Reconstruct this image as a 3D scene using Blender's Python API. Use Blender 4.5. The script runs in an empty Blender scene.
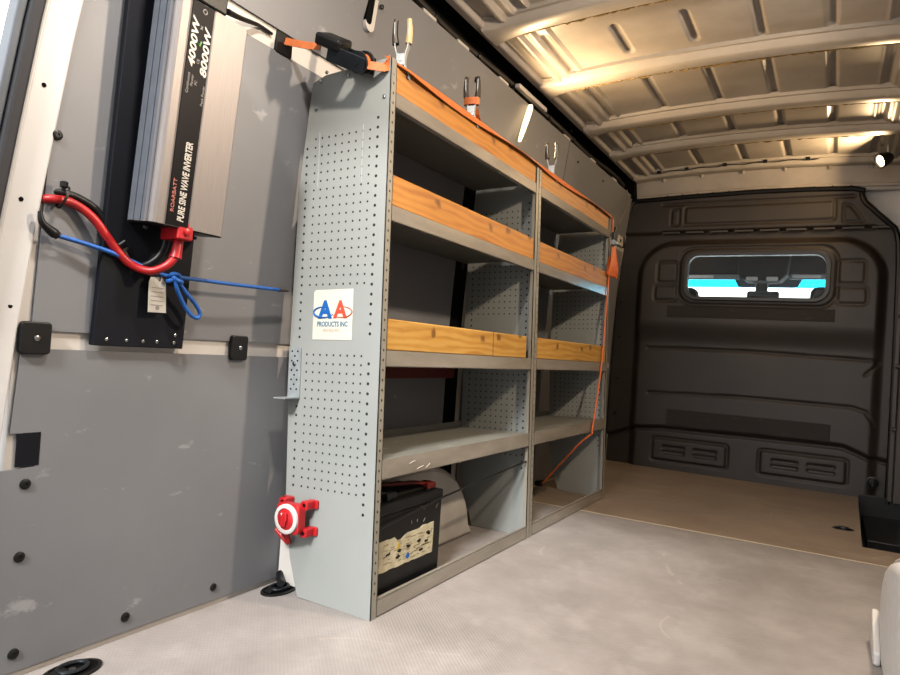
import bpy, bmesh, math, random
from mathutils import Vector, Matrix
random.seed(7)
SC = bpy.context.scene
COL = SC.collection
PI = math.pi

# ------------------------------------------------------------------ camera frame
F_PX = 668.29
YAW, PIT, ROL = -0.5239, 0.0184, 0.067
CAM = Vector((1.0177, -1.4457, 0.7222))
_f = Vector((math.sin(YAW)*math.cos(PIT), math.cos(YAW)*math.cos(PIT), math.sin(PIT)))
_r = _f.cross(Vector((0, 0, 1))).normalized()
_u = _r.cross(_f)
RT = _r*math.cos(ROL) + _u*math.sin(ROL)
UP = _u*math.cos(ROL) - _r*math.sin(ROL)

def at(u, v, ax, val):
    """point of the real plane (axis ax = val) seen at pixel u, v"""
    d = _f + RT*((u-450)/F_PX) - UP*((v-337.5)/F_PX)
    return CAM + d*((val-CAM[ax])/d[ax])

cd = bpy.data.cameras.new('camera'); cam = bpy.data.objects.new('camera', cd); COL.objects.link(cam)
m = Matrix((RT, UP, -_f)).transposed().to_4x4(); m.translation = CAM
cam.matrix_world = m
cd.sensor_width = 36; cd.lens = F_PX/900*36; cd.clip_start = .02; cd.clip_end = 200
SC.camera = cam

# ------------------------------------------------------------------ materials
ALB = .36   # all paints sit this far below their look on the exposed photograph
def lin(h, k=None):
    k = ALB if k is None else k
    h = h.lstrip('#'); o = []
    for i in (0, 2, 4):
        c = int(h[i:i+2], 16)/255
        o.append(k*(c/12.92 if c <= .04045 else ((c+.055)/1.055)**2.4))
    return (*o, 1)

class NX:
    """scalar node expression"""
    def __init__(s, nt, sock): s.nt, s.s = nt, sock
    def op(s, o, b=None, c=None):
        n = s.nt.nodes.new('ShaderNodeMath'); n.operation = o
        for i, v in enumerate((s, b, c)):
            if v is None: continue
            if isinstance(v, NX): s.nt.links.new(v.s, n.inputs[i])
            else: n.inputs[i].default_value = v
        return NX(s.nt, n.outputs[0])
    def __add__(s, b): return s.op('ADD', b)
    def __sub__(s, b): return s.op('SUBTRACT', b)
    def __mul__(s, b): return s.op('MULTIPLY', b)
    def __truediv__(s, b): return s.op('DIVIDE', b)
    def fract(s): return s.op('FRACT')
    def lt(s, b): return s.op('LESS_THAN', b)
    def gt(s, b): return s.op('GREATER_THAN', b)
    def mx(s, b): return s.op('MAXIMUM', b)
    def ab(s): return s.op('ABSOLUTE')

def new_mat(name):
    mt = bpy.data.materials.new(name); mt.use_nodes = True
    nt = mt.node_tree
    nt.nodes['Principled BSDF'].inputs['Specular IOR Level'].default_value = .32
    return mt, nt, nt.nodes['Principled BSDF']

def coords(nt, scale=(1, 1, 1), kind='Object'):
    tc = nt.nodes.new('ShaderNodeTexCoord'); mp = nt.nodes.new('ShaderNodeMapping')
    mp.inputs['Scale'].default_value = scale
    nt.links.new(tc.outputs[kind], mp.inputs[0])
    return mp.outputs[0]

def noise(nt, vec, sc, det=4, rough=.55):
    n = nt.nodes.new('ShaderNodeTexNoise'); n.inputs['Scale'].default_value = sc
    n.inputs['Detail'].default_value = det; n.inputs['Roughness'].default_value = rough
    nt.links.new(vec, n.inputs['Vector'])
    return NX(nt, n.outputs[0])

def ramp(nt, fac, stops):
    r = nt.nodes.new('ShaderNodeValToRGB')
    e = r.color_ramp.elements
    while len(e) < len(stops): e.new(.5)
    for i, (p, c) in enumerate(stops): e[i].position = p; e[i].color = lin(c) if isinstance(c, str) else c
    nt.links.new(fac.s, r.inputs[0])
    return r.outputs[0]

def mixc(nt, fac, a, b):
    n = nt.nodes.new('ShaderNodeMix'); n.data_type = 'RGBA'
    if isinstance(fac, NX): nt.links.new(fac.s, n.inputs[0])
    else: n.inputs[0].default_value = fac
    for i, v in ((6, a), (7, b)):
        if isinstance(v, str): n.inputs[i].default_value = lin(v)
        else: nt.links.new(v, n.inputs[i])
    return n.outputs[2]

def bump(nt, bs, h, strength=.3, dist=.002):
    b = nt.nodes.new('ShaderNodeBump'); b.inputs['Strength'].default_value = strength; b.inputs['Distance'].default_value = dist
    nt.links.new(h.s, b.inputs['Height']); nt.links.new(b.outputs[0], bs.inputs['Normal'])

def mat(name, c, rough=.5, metal=0, var=.06, vs=6, bmp=0, bs_=300, stretch=(1, 1, 1), spec=None, kind='Object'):
    mt, nt, bs = new_mat(name)
    v = coords(nt, stretch, kind)
    n = noise(nt, v, vs, 5)
    a = lin(c)
    dark = tuple(x*(1-var*2) for x in a[:3])+(1,); lite = tuple(min(1, x*(1+var*2)) for x in a[:3])+(1,)
    nt.links.new(ramp(nt, n, [(.3, dark), (.7, lite)]), bs.inputs['Base Color'])
    bs.inputs['Roughness'].default_value = rough; bs.inputs['Metallic'].default_value = metal
    if spec is not None: bs.inputs['Specular IOR Level'].default_value = spec
    if bmp:
        bump(nt, bs, noise(nt, v, bs_, 2), bmp, .001)
    return mt

def emit(name, c, st):
    mt, nt, bs = new_mat(name)
    bs.inputs['Base Color'].default_value = lin(c)
    bs.inputs['Emission Color'].default_value = lin(c, 1); bs.inputs['Emission Strength'].default_value = st
    return mt

M = {}
M['body'] = mat('white body paint', '#efe9e2', .32, 0, .03, 3)
M['body_dirty'] = mat('primed roof metal', '#d3cac0', .42, 0, .09, 4)
M['beam'] = mat('roof beam paint', '#e0d7cb', .38, 0, .06, 5)
M['sealant'] = mat('yellow sealant', '#a98a4c', .6, 0, .2, 30)
M['black'] = mat('black plastic', '#161617', .42, 0, .1, 20, spec=.2)
M['black_matte'] = mat('matte black and void shade', '#0d0d0d', .9, 0, .1, 20, spec=.05)  # dark inside of gaps and holes is painted in as black
M['board_black'] = mat('black painted board', '#11141d', .6, 0, .12, 8, .15, 80, spec=.12)
M['rubber'] = mat('ribbed rubber', '#26262b', .7, 0, .08, 10, .3, 150)
M['rubber_grey'] = mat('grey rubber', '#5f666d', .6, 0, .08, 10)
M['steel'] = mat('zinc steel', '#c3cbcd', .4, .3, .08, 40)
M['chrome'] = mat('bright screw steel', '#d8d8d8', .25, 1, .03, 20)
M['dark_steel'] = mat('dark blued steel', '#3a3f44', .4, .7, .1, 20)
M['silver'] = mat('brushed aluminium', '#aaa29e', .45, .4, .05, 40, .12, 60, (1, 12, .3))
M['silver_side'] = mat('aluminium with painted shade', '#7d828c', .45, .25, .05, 30)  # cool, darker copy of the case metal; shade on the side is painted
M['label_black'] = mat('glossy black label', '#0e0c10', .5, 0, .08, 10, spec=.1)
M['white_ink'] = mat('white print', '#efe6da', .5, 0, .01, 5)
M['grey_ink'] = mat('grey print', '#a49c98', .5, 0, .01, 5)
M['red_ink'] = mat('salmon print', '#e88b7c', .5, 0, .02, 5)
M['logo_red'] = mat('red logo print', '#e5573f', .5, 0, .02, 5)
M['pale_red_ink'] = mat('pale red print', '#e9c0ae', .5, 0, .02, 5)
M['blue_ink'] = mat('blue print', '#0d6cc4', .5, 0, .02, 5)
M['teal_ink'] = mat('blue grey print', '#5d8aa6', .5, 0, .02, 5)
M['green_ink'] = mat('green print', '#5c9a3a', .5, 0, .02, 5)
M['yellow_ink'] = mat('yellow print', '#d8b730', .5, 0, .02, 5)
M['red'] = mat('red plastic', '#d0222a', .35, 0, .06, 10)
M['red_cable'] = mat('red cable', '#c81e20', .4, 0, .06, 10)
M['dark_red'] = mat('dark red paint', '#6e100d', .5, 0, .1, 10)
M['white_pl'] = mat('white plastic', '#efe9e4', .4, 0, .03, 10)
M['blue_cord'] = mat('blue bungee cord', '#1668c4', .55, 0, .12, 120)
M['orange'] = mat('orange webbing', '#ea7a30', .6, 0, .1, 60, .3, 400)
M['orange_red'] = mat('orange cord', '#f2722c', .6, 0, .1, 60)
M['tag'] = mat('paper tag', '#e7e2d6', .7, 0, .04, 40)
M['sticker'] = mat('cream sticker', '#f6f3e2', .45, 0, .015, 10)
M['clamp_wood'] = mat('pale grip', '#d8c08c', .5, 0, .1, 20)
M['clamp_grip'] = mat('worn dark grip', '#4a3f33', .5, .2, .2, 30)
M['headliner'] = mat('cab headliner', '#121417', .9, 0, .05, 10)
M['visor'] = mat('sun visor', '#90979c', .6, 0, .05, 10)
M['cabplastic'] = mat('cab console plastic', '#1d2125', .7, 0, .05, 10, spec=.08)

def worn(name, base, mark, thr, sc, rough, spots='#ffffff', extra=None, bumpf=None):
    mt, nt, bs = new_mat(name)
    v = coords(nt)
    n1 = noise(nt, v, 2.2, 6); n2 = noise(nt, coords(nt, (1, 1, 2.2)), sc, 8, .65)
    c = ramp(nt, n1, [(.3, tuple(x*.88 for x in lin(base)[:3])+(1,)), (.7, tuple(x*1.08 for x in lin(base)[:3])+(1,))])
    f = ramp(nt, n2, [(thr, (0, 0, 0, 1)), (thr+.05, (1, 1, 1, 1))])
    rgb2 = nt.nodes.new('ShaderNodeRGBToBW'); nt.links.new(f, rgb2.inputs[0])
    c = mixc(nt, NX(nt, rgb2.outputs[0])*.6, c, mark)
    nt.links.new(c, bs.inputs['Base Color']); bs.inputs['Roughness'].default_value = rough
    return mt
M['panel'] = worn('grey wall panel', '#8d8e92', '#c0c0c2', .635, 8, .45)
M['shelf'] = worn('grey shelf enamel', '#a3a5a1', '#c9cdc9', .75, 7, .38)
M['shelf_floor'] = worn('dusty grey shelf enamel', '#8c8c84', '#bfbbb2', .62, 9, .5)

def perforated():
    mt, nt, bs = new_mat('perforated grey enamel')
    v = coords(nt)
    sp = nt.nodes.new('ShaderNodeSeparateXYZ'); nt.links.new(v, sp.inputs[0])
    x, y, z = (NX(nt, sp.outputs[i]) for i in range(3))
    def dots(px, pz, x0, z0, r, xa, xb, za, zb):
        u = ((x-x0)/px+.5).fract()-.5; w = ((z-z0)/pz+.5).fract()-.5
        u, w = u*px, w*pz
        d = (u*u+w*w).lt(r*r)
        return d*x.gt(xa)*x.lt(xb)*z.gt(za)*z.lt(zb)
    mk = dots(.0242, .0248, -.257, .32, .0031, -.268, -.052, .875, 1.315)
    mk = mk.mx(dots(.0242, .0248, -.257, .32, .0031, -.268, -.052, .305, .70))
    mk = mk.mx(dots(1, .0248, -.288, .32, .0038, -.30, -.276, .30, .66))
    mk = mk.mx(dots(1, .0248, -.288, .32, .0038, -.30, -.276, .735, 1.30))
    mk = mk.mx(dots(1, .0268, -.038, .27, .0042, -.048, -.028, .26, .68))
    mk = mk.mx(dots(1, .0268, -.038, .27, .0042, -.048, -.028, .735, 1.36))
    n = noise(nt, v, 3, 5)
    c = ramp(nt, n, [(.3, '#a9ada9'), (.7, '#b5b8b4')])
    n2 = noise(nt, v, 9, 8, .65)
    bw = nt.nodes.new('ShaderNodeRGBToBW'); nt.links.new(ramp(nt, n2, [(.74, (0, 0, 0, 1)), (.78, (1, 1, 1, 1))]), bw.inputs[0])
    c = mixc(nt, NX(nt, bw.outputs[0])*.5, c, '#c8ccc8')
    nt.links.new(mixc(nt, mk, c, '#101010'), bs.inputs['Base Color'])
    bs.inputs['Roughness'].default_value = .4
    return mt
M['perf'] = perforated()

def flange_mat():
    mt, nt, bs = new_mat('punched flange enamel')
    v = coords(nt)
    sp = nt.nodes.new('ShaderNodeSeparateXYZ'); nt.links.new(v, sp.inputs[0])
    x, y, z = (NX(nt, sp.outputs[i]) for i in range(3))
    w = ((z/.0268).fract()-.5)*.0268
    yy = (y-.0).op('PINGPONG', .5)
    u = y-.013
    mk = (u*u+w*w).lt(.0035**2)*x.gt(-.004)*z.gt(.05)*z.lt(1.46)
    n = noise(nt, v, 6, 5)
    c = ramp(nt, n, [(.3, '#989386'), (.7, '#aea99c')])
    nt.links.new(mixc(nt, mk, c, '#181614'), bs.inputs['Base Color'])
    bs.inputs['Roughness'].default_value = .38
    return mt
M['flange'] = flange_mat()

def lip_mat():
    mt, nt, bs = new_mat('worn shelf lip')
    v = coords(nt)
    n = noise(nt, coords(nt, (1, .4, 2)), 7, 7, .65)
    c = ramp(nt, n, [(.3, '#918a7e'), (.6, '#a8a094'), (.74, '#b5afa4'), (.8, '#d6d0c4')])
    nt.links.new(c, bs.inputs['Base Color']); bs.inputs['Roughness'].default_value = .17; bs.inputs['Specular IOR Level'].default_value = .6
    return mt
M['lip'] = lip_mat()

def wood(name, a, b, dark, off):
    mt, nt, bs = new_mat(name)
    v = coords(nt, (1, .12, 1)); 
    nl = noise(nt, v, 26+off, 4, .6)
    w = nt.nodes.new('ShaderNodeTexWave'); w.wave_type = 'BANDS'; w.bands_direction = 'Z'
    w.inputs['Scale'].default_value = 14; w.inputs['Distortion'].default_value = 9; w.inputs['Detail'].default_value = 3
    w.inputs['Detail Scale'].default_value = 1.3
    mp = coords(nt, (1, .16, 1)); nt.links.new(mp, w.inputs[0])
    g = NX(nt, w.outputs[1])*.28+nl*.62
    c = ramp(nt, g, [(.25, dark), (.45, a), (.75, b)])
    vo = nt.nodes.new('ShaderNodeTexVoronoi'); vo.inputs['Scale'].default_value = 1; vo.voronoi_dimensions = '2D'
    sp = nt.nodes.new('ShaderNodeSeparateXYZ'); nt.links.new(coords(nt, (1, 8+off*.3, 11)), sp.inputs[0])
    cb = nt.nodes.new('ShaderNodeCombineXYZ'); nt.links.new(sp.outputs[1], cb.inputs[0]); nt.links.new(sp.outputs[2], cb.inputs[1])
    nt.links.new(cb.outputs[0], vo.inputs['Vector'])
    nz = noise(nt, coords(nt), 45, 3)
    k = (NX(nt, vo.outputs['Distance'])+nz*.3-.09)
    kf = ramp(nt, k, [(.14, (1, 1, 1, 1)), (.24, (0, 0, 0, 1))])
    bw = nt.nodes.new('ShaderNodeRGBToBW'); nt.links.new(kf, bw.inputs[0])
    sr = nt.nodes.new('ShaderNodeSeparateColor'); nt.links.new(vo.outputs['Color'], sr.inputs[0])
    c = mixc(nt, NX(nt, bw.outputs[0])*NX(nt, sr.outputs[0]).gt(.62)*.8, c, '#6b3d14')
    nt.links.new(c, bs.inputs['Base Color']); bs.inputs['Roughness'].default_value = .5
    bump(nt, bs, g, .15, .001)
    return mt
M['wood_o'] = wood('orange pine', '#cf8a3a', '#dd9c49', '#b87330', 0)
M['wood_y'] = wood('yellow pine', '#d6a04a', '#e2b562', '#bf883b', 3)

def floor_mat(name, a, b, c_, streak, sx):
    mt, nt, bs = new_mat(name)
    v = coords(nt)
    n1 = noise(nt, v, 3.2, 10, .7)
    c = ramp(nt, n1, [(.36, a), (.5, b), (.64, c_)])
    n2 = noise(nt, coords(nt, sx), 4, 7, .65)
    bw = nt.nodes.new('ShaderNodeRGBToBW'); nt.links.new(ramp(nt, n2, [(.52, (0, 0, 0, 1)), (.75, (1, 1, 1, 1))]), bw.inputs[0])
    c = mixc(nt, NX(nt, bw.outputs[0])*.7, c, streak)
    # pale scratches
    w = nt.nodes.new('ShaderNodeTexWave'); w.inputs['Scale'].default_value = .8; w.inputs['Distortion'].default_value = 16; w.inputs['Detail'].default_value = 2
    nt.links.new(v, w.inputs[0])
    s = NX(nt, w.outputs[1]).gt(.9985)*noise(nt, v, 3.1, 2).gt(.56)
    c = mixc(nt, s*.25, c, '#e2d9cb')
    nt.links.new(c, bs.inputs['Base Color']); bs.inputs['Roughness'].default_value = .55
    sp = nt.nodes.new('ShaderNodeSeparateXYZ'); nt.links.new(v, sp.inputs[0])
    x, y = NX(nt, sp.outputs[0]), NX(nt, sp.outputs[1])
    wire = (x*520).op('SINE')*(y*520).op('SINE')
    bump(nt, bs, wire*.5+n2, .35, .0015)
    return mt
M['floor_near'] = floor_mat('worn phenolic plywood', '#9d9692', '#aaa39f', '#b7b0ac', '#c8c2be', (1.3, 1, 1))
M['floor_far'] = floor_mat('worn plywood with painted warm light', '#978675', '#a3917f', '#ae9c8a', '#bfae9b', (.7, 5, 1))  # same plywood; the warm light of the far end is put into its brown

def bulk_mat():
    mt, nt, bs = new_mat('dark moulded bulkhead')
    v = coords(nt)
    c = ramp(nt, noise(nt, v, 4, 6), [(.3, '#312a25'), (.7, '#3d342d')])
    nt.links.new(c, bs.inputs['Base Color']); bs.inputs['Roughness'].default_value = .55
    bump(nt, bs, noise(nt, v, 260, 2), .2, .001)
    return mt
M['bulk'] = bulk_mat()
M['strip_dark'] = worn('worn dark foam strip', '#2b2521', '#4c443b', .6, 14, .8)

def glass(name, tint, fac=.05):
    mt, nt, bs = new_mat(name)
    tr = nt.nodes.new('ShaderNodeBsdfTransparent'); tr.inputs[0].default_value = lin(tint, 1)
    gl = nt.nodes.new('ShaderNodeBsdfGlossy'); gl.inputs['Roughness'].default_value = .3
    mx = nt.nodes.new('ShaderNodeMixShader'); mx.inputs[0].default_value = fac
    nt.links.new(tr.outputs[0], mx.inputs[1]); nt.links.new(gl.outputs[0], mx.inputs[2])
    nt.links.new(mx.outputs[0], nt.nodes['Material Output'].inputs[0])
    return mt
M['glass'] = glass('clear pane', '#f2f6f6', .004)
M['tint'] = glass('blue sunband glass', '#52cfe4', .01)

# ------------------------------------------------------------------ mesh helpers
def BM(): return bmesh.new()

def box(bm, x0, x1, y0, y1, z0, z1, mi=0):
    vs = [bm.verts.new((x, y, z)) for x in (x0, x1) for y in (y0, y1) for z in (z0, z1)]
    for q in ((0, 1, 3, 2), (4, 6, 7, 5), (0, 4, 5, 1), (2, 3, 7, 6), (0, 2, 6, 4), (1, 5, 7, 3)):
        f = bm.faces.new([vs[i] for i in q]); f.material_index = mi
    return vs

def frame_of(d):
    d = d.normalized()
    a = Vector((0, 0, 1)) if abs(d.z) < .9 else Vector((1, 0, 0))
    s = d.cross(a).normalized(); return s, s.cross(d).normalized()

def ring_loft(bm, rings, cap=True, closed=False, mi=0):
    n = len(rings[0]); R = [[bm.verts.new(p) for p in r] for r in rings]
    for i in range(len(R)-(0 if closed else 1)):
        a, b = R[i], R[(i+1) % len(R)]
        for k in range(n):
            f = bm.faces.new((a[k], a[(k+1) % n], b[(k+1) % n], b[k])); f.material_index = mi
    if cap and not closed:
        f = bm.faces.new(R[0][::-1]); f.material_index = mi
        f = bm.faces.new(R[-1]); f.material_index = mi

def lathe(bm, p0, axis, prof, n=20, mi=0):
    """prof: list of (distance along axis, radius)"""
    p0 = Vector(p0); axis = Vector(axis).normalized(); s, t = frame_of(axis)
    ring_loft(bm, [[p0+axis*d+(s*math.cos(2*PI*k/n)+t*math.sin(2*PI*k/n))*max(r, 1e-5) for k in range(n)] for d, r in prof], mi=mi)

def cyl(bm, p0, p1, r0, r1=None, n=16, mi=0):
    p0, p1 = Vector(p0), Vector(p1)
    lathe(bm, p0, p1-p0, [(0, r0), ((p1-p0).length, r0 if r1 is None else r1)], n, mi)

def smooth_path(pts, sub=6):
    pts = [Vector(p) for p in pts]
    if len(pts) < 3: return pts
    o = []
    for i in range(len(pts)-1):
        p0 = pts[max(i-1, 0)]; p1 = pts[i]; p2 = pts[i+1]; p3 = pts[min(i+2, len(pts)-1)]
        for k in range(sub):
            t = k/sub
            o.append(.5*((2*p1)+(p2-p0)*t+(2*p0-5*p1+4*p2-p3)*t*t+(3*p1-p0-3*p2+p3)*t**3))
    o.append(pts[-1]); return o

def tube(bm, pts, r, n=10, sub=6, mi=0, closed=False):
    P = smooth_path(pts, sub) if sub > 1 else [Vector(p) for p in pts]
    rings = []; s = None
    for i, p in enumerate(P):
        d = (P[min(i+1, len(P)-1)]-P[max(i-1, 0)])
        if d.length < 1e-9: d = Vector((0, 0, 1))
        d.normalize()
        if s is None: s, t = frame_of(d)
        else:
            s = (s-d*s.dot(d)).normalized()
        t = s.cross(d)
        rr = r(i/(len(P)-1)) if callable(r) else r
        rings.append([p+(s*math.cos(2*PI*k/n)+t*math.sin(2*PI*k/n))*rr for k in range(n)])
    ring_loft(bm, rings, mi=mi)

def ribbon(bm, pts, wdirs, w, t, sub=1, mi=0):
    """flat strap; wdirs one vector or a list per point"""
    pts = [Vector(p) for p in pts]
    if not isinstance(wdirs, list): wdirs = [wdirs]*len(pts)
    wd = [Vector(x).normalized() for x in wdirs]
    if sub > 1:
        P = smooth_path(pts, sub); W = smooth_path(wd, sub)
    else: P, W = pts, wd
    rings = []
    for i, p in enumerate(P):
        d = (P[min(i+1, len(P)-1)]-P[max(i-1, 0)]).normalized()
        x = W[i]-d*W[i].dot(d); x.normalize(); nn = d.cross(x)
        rings.append([p+x*w/2+nn*t/2, p-x*w/2+nn*t/2, p-x*w/2-nn*t/2, p+x*w/2-nn*t/2])
    ring_loft(bm, rings, mi=mi)

def prism(bm, poly, mp, d0, d1, mi=0):
    """poly of 2D points; mp(a, b, d) -> 3D"""
    A = [bm.verts.new(mp(a, b, d0)) for a, b in poly]; B = [bm.verts.new(mp(a, b, d1)) for a, b in poly]
    n = len(poly)
    fs = [bm.faces.new(A), bm.faces.new(B[::-1])]
    for k in range(n): fs.append(bm.faces.new((A[k], B[k], B[(k+1) % n], A[(k+1) % n])))
    for f in fs: f.material_index = mi
XZ = lambda a, b, d: (a, d, b)
YZ = lambda a, b, d: (d, a, b)
XY = lambda a, b, d: (a, b, d)

def rrect(x0, x1, z0, z1, r, n=5):
    o = []
    for cx, cz, a0 in ((x1-r, z1-r, 0), (x0+r, z1-r, 90), (x0+r, z0+r, 180), (x1-r, z0+r, 270)):
        for k in range(n+1):
            a = math.radians(a0+90*k/n); o.append((cx+r*math.cos(a), cz+r*math.sin(a)))
    return o

def wmat(o):
    mt = o.matrix_basis.copy()
    while o.parent: o = o.parent; mt = o.matrix_basis @ mt
    return mt

def obj(name, bm, mats, parent=None, local=False, bevel=0, smooth=False, seg=2):
    bmesh.ops.recalc_face_normals(bm, faces=bm.faces[:])
    me = bpy.data.meshes.new(name); bm.to_mesh(me); bm.free()
    for mm in (mats if isinstance(mats, (list, tuple)) else [mats]): me.materials.append(mm)
    o = bpy.data.objects.new(name, me); COL.objects.link(o)
    if parent:
        if not local: me.transform(wmat(parent).inverted())
        o.parent = parent
    if smooth:
        for p in me.polygons: p.use_smooth = True
        if smooth != 'all':
            me.set_sharp_from_angle(angle=math.radians(40))
    if bevel:
        b = o.modifiers.new('bevel', 'BEVEL'); b.width = bevel; b.segments = seg; b.limit_method = 'ANGLE'; b.angle_limit = math.radians(35)
    return o

def thing(name, label, cat, loc=(0, 0, 0), group=None, rot=(0, 0, 0)):
    o = bpy.data.objects.new(name, None); COL.objects.link(o)
    o.location = loc; o.rotation_euler = rot; o.empty_display_size = .05
    bpy.context.view_layer.update()
    return tag(o, label, cat, group)

def tag(o, label, cat, group=None):
    o['label'] = label; o['category'] = cat
    if group: o['group'] = group
    return o

def struct(name, bm, mats, parent=None, **k):
    o = obj(name, bm, mats, parent, **k)
    if not parent: o['kind'] = 'structure'
    return o

def text(s, name, size, mt, mtx, parent, sx=1, shear=0, weight=0, align='LEFT'):
    cu = bpy.data.curves.new(name, 'FONT'); cu.body = s; cu.size = size; cu.shear = shear
    cu.align_x = align; cu.extrude = .0004; cu.offset = weight; cu.resolution_u = 3
    t = bpy.data.objects.new(name, cu); COL.objects.link(t)
    dg = bpy.context.evaluated_depsgraph_get()
    me = bpy.data.meshes.new_from_object(t.evaluated_get(dg))
    bpy.data.objects.remove(t); bpy.data.curves.remove(cu)
    me.transform(Matrix.Diagonal((sx, 1, 1, 1))); me.transform(mtx)
    me.transform(wmat(parent).inverted())
    me.materials.clear(); me.materials.append(mt)
    o = bpy.data.objects.new(name, me); COL.objects.link(o); o.parent = parent
    return o

# ------------------------------------------------------------------ the van shell
FAR = 3.34            # bulkhead plane
REAR = -.78
def wallx(z):
    if z < .75: return -.389
    if z < 1.45: return -.389+.034*((z-.75)/.7)**1.3
    return -.355+.062*((z-1.45)/.5)

# floor: rear sheet, front sheet (with the step-well cut out), pale joint
bm = BM(); prism(bm, [(-.45, REAR), (1.5, REAR), (1.5, 1.664), (-.45, 1.664)], XY, -.02, 0)
fl = struct('floor', bm, M['floor_near'])
bm = BM(); prism(bm, [(-.45, 1.672), (1.5, 1.672), (1.5, 1.946), (1.155, 1.946), (1.176, FAR+.05), (-.45, FAR+.05)], XY, -.02, 0)
struct('floor', bm, M['floor_far'])
bm = BM(); box(bm, -.45, 1.5, 1.6635, 1.6725, -.019, .0012)
struct('trim_1', bm, mat('pale joint strip', '#e8d3b0', .5))
# step-well at the side door
bm = BM()
prism(bm, [(1.157, 1.946), (1.5, 1.946), (1.5, FAR), (1.178, FAR)], XY, -.24, -.22)
box(bm, 1.15, 1.5, 1.93, 1.946, -.22, -.02); box(bm, 1.5, 1.52, 1.93, FAR, -.22, 0)
prism(bm, [(1.145, 1.946), (1.157, 1.946), (1.178, FAR), (1.16, FAR)], XY, -.22, -.02)
box(bm, 1.18, 1.5, FAR-.02, FAR, -.22, .02)
box(bm, 1.20, 1.47, 2.6, FAR-.03, -.22, -.10)
struct('trim_2', bm, M['black'], bevel=.004)
bm = BM(); box(bm, 1.175, 1.40, 2.0, FAR-.02, -.004, .0)
bm.free()

# left wall body behind the panels
bm = BM()
rings = []
zs = [0, .4, .75, .95, 1.15, 1.3, 1.45, 1.6, 1.75, 1.88]
for y in (-.73, FAR+.04):
    rings.append([Vector((wallx(z)-.002, y, z)) for z in zs]+[Vector((wallx(z)-.03, y, z)) for z in zs[::-1]])
ring_loft(bm, rings)
struct('wall_left', bm, M['body'], smooth=True)
# open channel above the panels, its darkness painted black
bm = BM()
prism(bm, [(-.46, 1.86), (-.328, 1.86), (-.36, 1.90), (-.36, 2.03), (-.30, 2.04), (-.30, 2.07), (-.46, 2.07)], XZ, REAR, FAR+.02)
box(bm, -.36, -.275, 3.255, FAR+.08, 1.885, 2.035)
struct('trim_3', bm, M['black_matte'])

# right wall (side-door side), same profile mirrored about the van's centre line
XM = .5425
bm = BM()
rings = []
zs2 = zs+[1.98, 2.06]
for y in (REAR, FAR+.04):
    rings.append([Vector((2*XM-wallx(z)-.055, y, z)) for z in zs2]+[Vector((2*XM-wallx(z), y, z)) for z in zs2[::-1]])
ring_loft(bm, rings)
struct('wall_right', bm, M['body'], smooth=True)

# rear pillar on the left
def pil_y(z): 
    tb = [(0, -.757), (.3, -.752), (.5, -.742), (.72, -.728), (.92, -.711), (1.4, -.667), (1.7, -.63), (2.0, -.58)]
    for (a, b), (c, d) in zip(tb, tb[1:]):
        if z <= c: return b+(d-b)*(z-a)/(c-a)
    return tb[-1][1]
pz = [0, .2, .4, .55, .7, .9, 1.1, 1.3, 1.5, 1.7, 2.0]
def pillar_strip(bm, o0, o1, x_add, depth):
    ring_loft(bm, [[Vector((wallx(z)+x_add, pil_y(z)+o1, z)), Vector((wallx(z)+x_add, pil_y(z)+o0, z)),
                    Vector((wallx(z)+x_add-depth, pil_y(z)+o0, z)), Vector((wallx(z)+x_add-depth, pil_y(z)+o1, z))] for z in pz])
bm = BM(); pillar_strip(bm, -.064, 0, .008, .03)
pillar = struct('trim_4', bm, mat('white pillar paint', '#f3f1ef', .35, 0, .02, 3), bevel=.004)
for u, v in ((44, 85), (21, 199), (10, 306)):
    p = at(u, v, 0, -.37); bm = BM(); x = wallx(p.z)+.008
    p = at(u, v, 0, x)
    cyl(bm, (x-.004, p.y, p.z), (x+.0012, p.y, p.z), .0045, n=14); struct('screw_hole', bm, M['black_matte'], pillar)
bm = BM(); pillar_strip(bm, -.072, -.062, .016, .03); struct('pillar_bead', bm, mat('bright bead paint', '#e9e6e2', .3), pillar, bevel=.004)
bm = BM(); pillar_strip(bm, -.098, -.072, .022, .05)
seal = struct('door_seal', bm, M['rubber'], pillar, bevel=.006)
bm = BM(); pillar_strip(bm, -.116, -.1, .012, .04); struct('seal_lip', bm, M['rubber_grey'], seal, bevel=.004)

# roof skin with pressed slots
BEAMS = [-.42, .26, .92, 1.53, 2.165, 2.66, 3.25]
SLX = [-.095, .18, .45, .70, .945, 1.16]
def arch(x): return .034*(1-((x-XM)/.8)**2)
def sstep(a, b, t):
    t = max(0, min(1, (t-a)/(b-a))); return t*t*(3-2*t)
def roof_z(x, y):
    xx = x if x < XM else 2*XM-x
    z = 2.04+arch(x)
    if xx < -.06:                       # side rail profile
        z = 2.002 if xx < -.252 else 2.002+.03*sstep(-.252, -.240, xx)
        z += (.012*sstep(-.125, -.105, xx))
        z -= .016*(sstep(-.195, -.185, xx)-sstep(-.165, -.155, xx))
    h = 0
    for i in range(len(BEAMS)-1):
        a, b = BEAMS[i]+.07, BEAMS[i+1]-.05
        if not a < y < b: continue
        L = b-a
        for k, sx in enumerate(SLX):
            if i <= 2:
                ya, yb = (a+.15, b-.07) if k in (1, 2) else (a+.09, b-.02) if k in (0, 3, 4) else (a, b)
                if i == 3: ya, yb = a+.02, b
            else: ya, yb = a+.06, b
            w = .019
            dy = max(ya+w-y, y-(yb-w), 0)
            d = math.hypot(x-sx, dy)-w
            h = max(h, .016*sstep(.006, -.010, d) + .0)
            h -= .004*max(0, 1-abs(d-.010)/.008)
    return z+h
bm = BM()
X0, X1, NXg = -.285, 2*XM+.285, 230
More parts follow.
